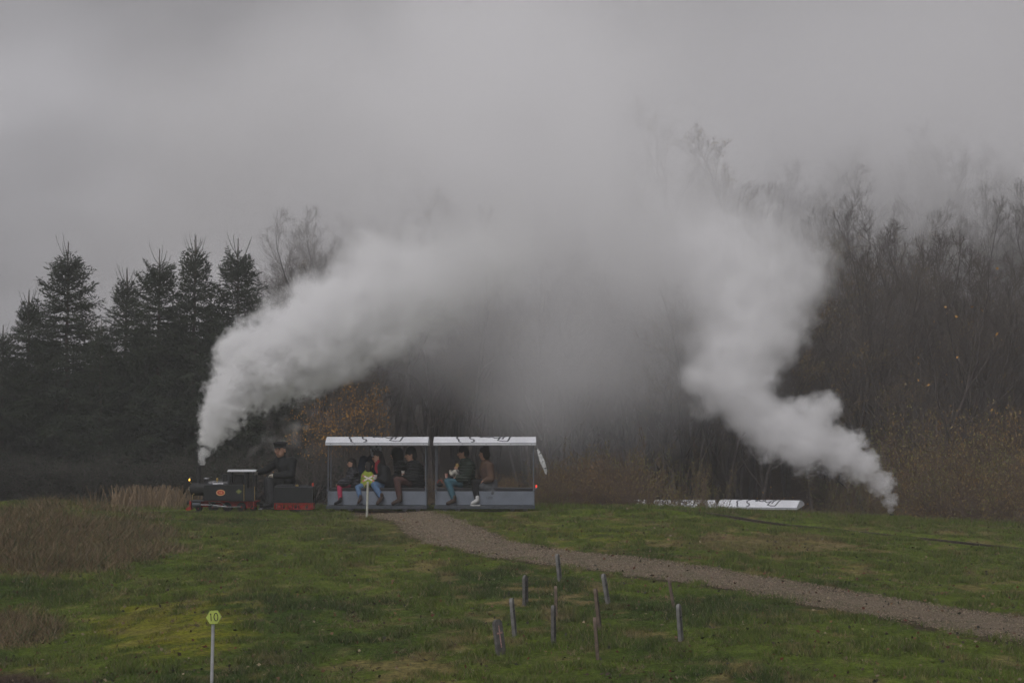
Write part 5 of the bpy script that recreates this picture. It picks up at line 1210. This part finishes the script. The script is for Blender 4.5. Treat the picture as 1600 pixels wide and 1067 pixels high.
    if hat:
        kind, mh = hat
        if kind == 'cap':
            m = MB(); Mh = Matrix.Translation(head + V(0, 0, .075 * sc)) @ face.to_track_quat('X', 'Z').to_matrix().to_4x4() @ Matrix.Rotation(R(4), 4, 'Y')
            m.lathe([(.090 * sc, -.015 * sc), (.098 * sc, .0), (.100 * sc, .02 * sc), (.118 * sc, .040 * sc), (.112 * sc, .056 * sc), (.05 * sc, .066 * sc), (.001, .067 * sc)], 24, 0, Mh); hc = m.build('cap', mh, e, True)
            m = MB(); n = 9; vs = []; 
            for k in range(n):
                a_ = -1.0 + 2.0 * k / (n - 1); vs += [Mh @ V(.092 * sc * math.cos(a_), .092 * sc * math.sin(a_), -.008 * sc), Mh @ V((.092 + .055 * math.cos(a_ * 1.3)) * sc * math.cos(a_), .100 * sc * math.sin(a_), -.022 * sc)]
            m.add(vs + [v_ + V(0, 0, -.004) for v_ in vs], [(2 * k, 2 * k + 1, 2 * k + 3, 2 * k + 2) for k in range(n - 1)] + [(2 * n + 2 * k, 2 * n + 2 * k + 2, 2 * n + 2 * k + 3, 2 * n + 2 * k + 1) for k in range(n - 1)] + [(2 * k + 1, 2 * n + 2 * k + 1, 2 * n + 2 * k + 3, 2 * k + 3) for k in range(n - 1)]); m.build('peak', mh, hc)
        elif kind == 'hood':
            s = SK(); q = s.pt(head + V(0, 0, .03 * sc) - face * .03 * sc, .122 * sc); s.chain(q, [(head + V(0, 0, -.08 * sc) - face * .05 * sc, .11 * sc), (neck - face * .03, .09 * sc)]); mesh_obj('hood', s.mesh('hood'), [mh], e)
        elif kind == 'beanie':
            s = SK(); q = s.pt(head + V(0, 0, .055 * sc) - face * .008, .101 * sc); s.chain(q, [(head + V(0, 0, .085 * sc) - face * .012, .088 * sc)]); mesh_obj('beanie', s.mesh('beanie'), [mh], e)
    return e
def cloth(name, c_, var=.18, scale=16, bump=.35, **k): return mat(name, c_, .85, var=var, scale=scale, bump=bump, spec=.15, **k)
M_dark = mat('near_black', (.012, .012, .012), .5); M_lip = mat('lips', (.25, .08, .07), .5)
M_hairb = mat('black_hair', (.014, .011, .010), .6, var=.3, scale=30); M_hairg = mat('grey_brown_hair', (.06, .05, .045), .7, var=.3, scale=30)
J_black = cloth('black_jacket_cloth', (.014, .015, .016)); J_navy = cloth('navy_cloth', (.018, .024, .042)); J_dot = cloth('mottled_dark_puffer', (.028, .028, .032), var=.6, scale=22)
J_lime = cloth('lime_vest_cloth', (.22, .27, .04)); J_green = cloth('dark_green_puffer', (.020, .028, .022)); J_brown = cloth('red_brown_jacket', (.075, .048, .040), col2=(.10, .062, .04), scale=4)
T_black = cloth('dark_trousers', (.030, .031, .033)); T_pink = cloth('crimson_trousers', (.27, .030, .065)); T_jean = cloth('blue_denim', (.075, .13, .22), scale=24); T_brown = cloth('dark_brown_trousers', (.060, .032, .028)); T_teal = cloth('teal_trousers', (.035, .085, .11)); T_bl = cloth('black_leggings', (.012, .012, .013))
S_black = cloth('black_boots', (.014, .014, .015)); S_brown = cloth('brown_shoes', (.05, .035, .028)); S_white = cloth('pale_sneakers', (.40, .40, .40)); G_pale = cloth('pale_work_gloves', (.42, .38, .33))
C_skirt = cloth('grey_skirt', (.075, .078, .085)); M_solew = mat('white_rubber', (.6, .6, .58), .6)

LX = X0L
def LP(x, z, y=0): return V(LX + x, YT + y, ZR + z)
driver = person('driver in a black jacket and peaked cap seated on the tender, facing the camera', LP(2.07, .60), LP(2.02, .92, -.02), LP(1.92, 1.225, -.06), V(-.40, -1, .0),
    legs=[(LP(1.72, .63, -.17), LP(1.77, .15, -.18), LP(1.62, .10, -.19)), (LP(1.64, .60, .17), LP(1.66, .15, .17), LP(1.52, .10, .17))],
    arms=[(LP(2.17, 1.0, -.13), LP(2.17, .74, -.22), LP(1.77, .71, -.20)), (LP(1.87, 1.0, .08), LP(1.64, .84, .16), LP(1.44, .77, .12))],
    jacket=J_black, trousers=T_black, shoes=S_black, hair=M_hairg, hat=('cap', J_black), gloves=G_pale, sc=1.18, puffy=0)
def C1(zx, zy, y=0): return V(XC1 + (zx - 95) / 547, YT + y, ZR + (985 - zy) / 547)
person('girl in mottled puffer jacket and crimson trousers, foremost in the first carriage', C1(385, 690, -.03), C1(365, 575, -.04), C1(352, 462, -.05), V(-1, -.15, -.05),
    legs=[(C1(225, 715, -.17), C1(240, 865, -.28), C1(185, 895, -.30)), (C1(215, 712, .15), C1(240, 865, .26), C1(190, 895, .27))],
    arms=[(C1(375, 570, -.12), C1(300, 665, -.19), C1(212, 690, -.17)), (C1(370, 570, .10), C1(290, 650, .15), C1(205, 680, .10))],
    jacket=J_dot, trousers=T_pink, shoes=S_black, hair=M_hairb, hairstyle='bob', sc=.80, puffy=1)
person('child in a lime green vest and jeans behind the white crossing sign', C1(505, 700, -.05), C1(520, 600, -.05), C1(545, 488, -.06), V(.15, 1, 0),
    legs=[(C1(425, 722, -.17), C1(460, 840, -.28), C1(440, 885, -.31)), (C1(450, 715, .15), C1(480, 840, .26), C1(440, 885, .27))],
    arms=[(C1(560, 590, -.12), C1(590, 660, -.16), C1(520, 690, -.20)), (C1(490, 590, .10), C1(450, 650, .10), C1(440, 690, .05))],
    jacket=J_lime, trousers=T_jean, shoes=S_brown, hair=M_hairb, hairstyle='bob', sc=.78)
person('woman with long black hair and black coat holding a cup in the first carriage', C1(745, 700, -.02), C1(705, 540, -.03), C1(640, 395, -.05), V(-1, -.2, -.15),
    legs=[(C1(605, 690, -.18), C1(690, 830, -.28), C1(650, 895, -.31)), (C1(600, 690, .15), C1(680, 830, .26), C1(640, 895, .27))],
    arms=[(C1(720, 520, -.15), C1(735, 650, -.22), C1(640, 622, -.20)), (C1(690, 520, .13), C1(660, 620, .15), C1(620, 620, .0))],
    jacket=J_black, trousers=T_jean, shoes=S_brown, hair=M_hairb, hairstyle='long', sc=1.0, puffy=0)
person('man in black jacket and brown trousers, rearmost in the first carriage', C1(1075, 680, -.02), C1(1060, 520, -.03), C1(1005, 372, -.05), V(-1, -.25, -.1),
    legs=[(C1(860, 640, -.19), C1(895, 850, -.29), C1(820, 895, -.31)), (C1(850, 640, .17), C1(880, 850, .27), C1(810, 895, .28))],
    arms=[(C1(1070, 490, -.18), C1(1060, 620, -.24), C1(945, 580, -.17)), (C1(1040, 490, .16), C1(990, 600, .18), C1(930, 580, .02))],
    jacket=J_black, trousers=T_brown, shoes=S_brown, hair=M_hairb, hat=('beanie', J_black), sc=1.08, puffy=1)
person('adult in navy jacket with striped hood, behind the child in the first carriage', C1(520, 700, .20), C1(500, 470, .20), C1(600, 318, .17), V(-.6, .6, -.2),
    legs=[(C1(420, 690, .30), C1(430, 850, .34), C1(380, 895, .34))], arms=[(C1(480, 420, .10), C1(440, 540, .08), C1(470, 620, .02)), (C1(560, 430, .30), C1(580, 560, .32), C1(520, 640, .30))],
    jacket=J_navy, trousers=T_black, shoes=S_black, hair=M_hairb, hat=('hood', cloth('white_striped_hood', (.32, .33, .36), var=.7, scale=14)), sc=1.0)
person('figure in a dark hooded coat leaning behind the man in the first carriage', C1(930, 690, .18), C1(900, 500, .18), C1(835, 365, .18), V(-1, .3, -.1),
    legs=[(C1(760, 680, .30), C1(790, 860, .34), C1(730, 895, .34))], arms=[(C1(900, 480, .06), C1(860, 600, .05), C1(790, 640, .08)), (C1(900, 480, .30), C1(860, 600, .32), C1(790, 640, .30))],
    jacket=J_black, trousers=T_black, shoes=S_black, hair=M_hairb, hat=('hood', J_black), sc=1.02, puffy=1)
def C2(zx, zy, y=0): return V(XC2 + (zx - 85) / 548, YT + y, ZR + (990 - zy) / 548)
person('passenger in a dark green puffer and teal trousers at the front of the last carriage', C2(440, 690, -.02), C2(440, 500, -.03), C2(388, 352, -.05), V(-1, -.1, -.15),
    legs=[(C2(225, 665, -.19), C2(295, 860, -.29), C2(225, 900, -.31)), (C2(215, 660, .17), C2(270, 860, .27), C2(200, 900, .28))],
    arms=[(C2(460, 480, -.17), C2(430, 620, -.23), C2(320, 625, -.15)), (C2(420, 480, .15), C2(360, 600, .17), C2(280, 600, .05))],
    jacket=J_green, trousers=T_teal, shoes=S_brown, hair=M_hairb, hat=('beanie', M_hairb), sc=1.05, puffy=1)
person('woman with hair bun, brown jacket and pale sneakers in the last carriage', C2(690, 700, -.02), C2(650, 520, -.03), C2(622, 362, -.05), V(-1, .5, 0),
    legs=[(C2(515, 670, -.18), C2(548, 862, -.29), C2(495, 900, -.31)), (C2(520, 670, .16), C2(560, 862, .27), C2(500, 900, .28))],
    arms=[(C2(680, 490, -.16), C2(700, 630, -.22), C2(620, 660, -.20)), (C2(620, 490, .15), C2(590, 620, .17), C2(560, 650, .10))],
    jacket=J_brown, trousers=T_bl, shoes=S_white, hair=M_hairb, hairstyle='bun', sc=1.04, extra=M_solew, skirt=C_skirt)
# small child on the lap
M_check = cloth('navy_and_cream_check', (.025, .03, .05), col2=(.42, .40, .34), var=.5, scale=13)
person('toddler in tan hat and checked coat on a lap in the last carriage', C2(310, 625, -.06), C2(305, 570, -.07), C2(318, 508, -.08), V(-1, -.5, 0),
    legs=[(C2(250, 620, -.12), C2(215, 655, -.14), C2(200, 640, -.14)), (C2(255, 615, 0), C2(220, 650, .0), C2(205, 640, .0))],
    arms=[(C2(300, 560, -.12), C2(270, 580, -.15), C2(250, 555, -.14)), (C2(300, 560, -.02), C2(262, 570, .0), C2(245, 545, -.02))],
    jacket=M_check, trousers=T_bl, shoes=S_brown, hair=M_hairg, hat=('beanie', cloth('tan_hat', (.30, .20, .07))), sc=.5)
# cups in the hands
K_cup = mat('white_paper_cup', (.60, .58, .54), .7, var=.1); K_cupr = mat('red_and_white_cup', (.45, .14, .10), .7, col2=(.55, .45, .40), scale=8)
for p, s_, mt, lab in ((C1(618, 608, -.20), 1.3, K_cup, 'white cup in the hands of the long-haired woman'), (C1(925, 565, -.15), 1.0, K_cup, 'white cup held by the man in the cap'), (C2(205, 598, -.10), 1.0, K_cupr, 'red and white cup at the knee of the passenger in teal trousers')):
    m = MB(); m.lathe([(.001, -.045), (.024, -.045), (.034, .04), (.036, .042), (.036, .046), (.031, .046), (.030, .03), (.001, .028)], 18, 0, Matrix.Translation(p) @ Matrix.Diagonal((s_, s_, 1, 1))); o = m.build('paper_cup', mt, None, True); tag(o, lab, 'cup')
# red scarf
m = MB(); p = C1(672, 455, -.06)
m.tube([p + V(-.02, -.06, .06), p + V(-.075, -.04, -.01), p + V(-.085, -.03, -.12), p + V(-.06, -.04, -.20)], [.028, .036, .034, .022], 8); o = m.build('red_scarf', cloth('red_scarf_cloth', (.26, .02, .03)), None, True); tag(o, 'red scarf round the neck of the long-haired woman', 'scarf')
# coiled dark bag at the front of the last carriage
m = MB(); m.ball(C2(130, 700, .02), .065, sub=2, sc=(1.15, 1.4, .62)); o = m.build('bag', J_black, None, True); h_ = MB(); c0 = C2(130, 672, .02); h_.tube([c0 + V(-.05, 0, -.01), c0 + V(-.02, 0, .045), c0 + V(.03, 0, .045), c0 + V(.055, 0, -.01)], .007, 6); h_.build('bag_handle', K_plate, o); tag(o, 'small dark bag with a red handle on the front seat of the last carriage', 'bag')
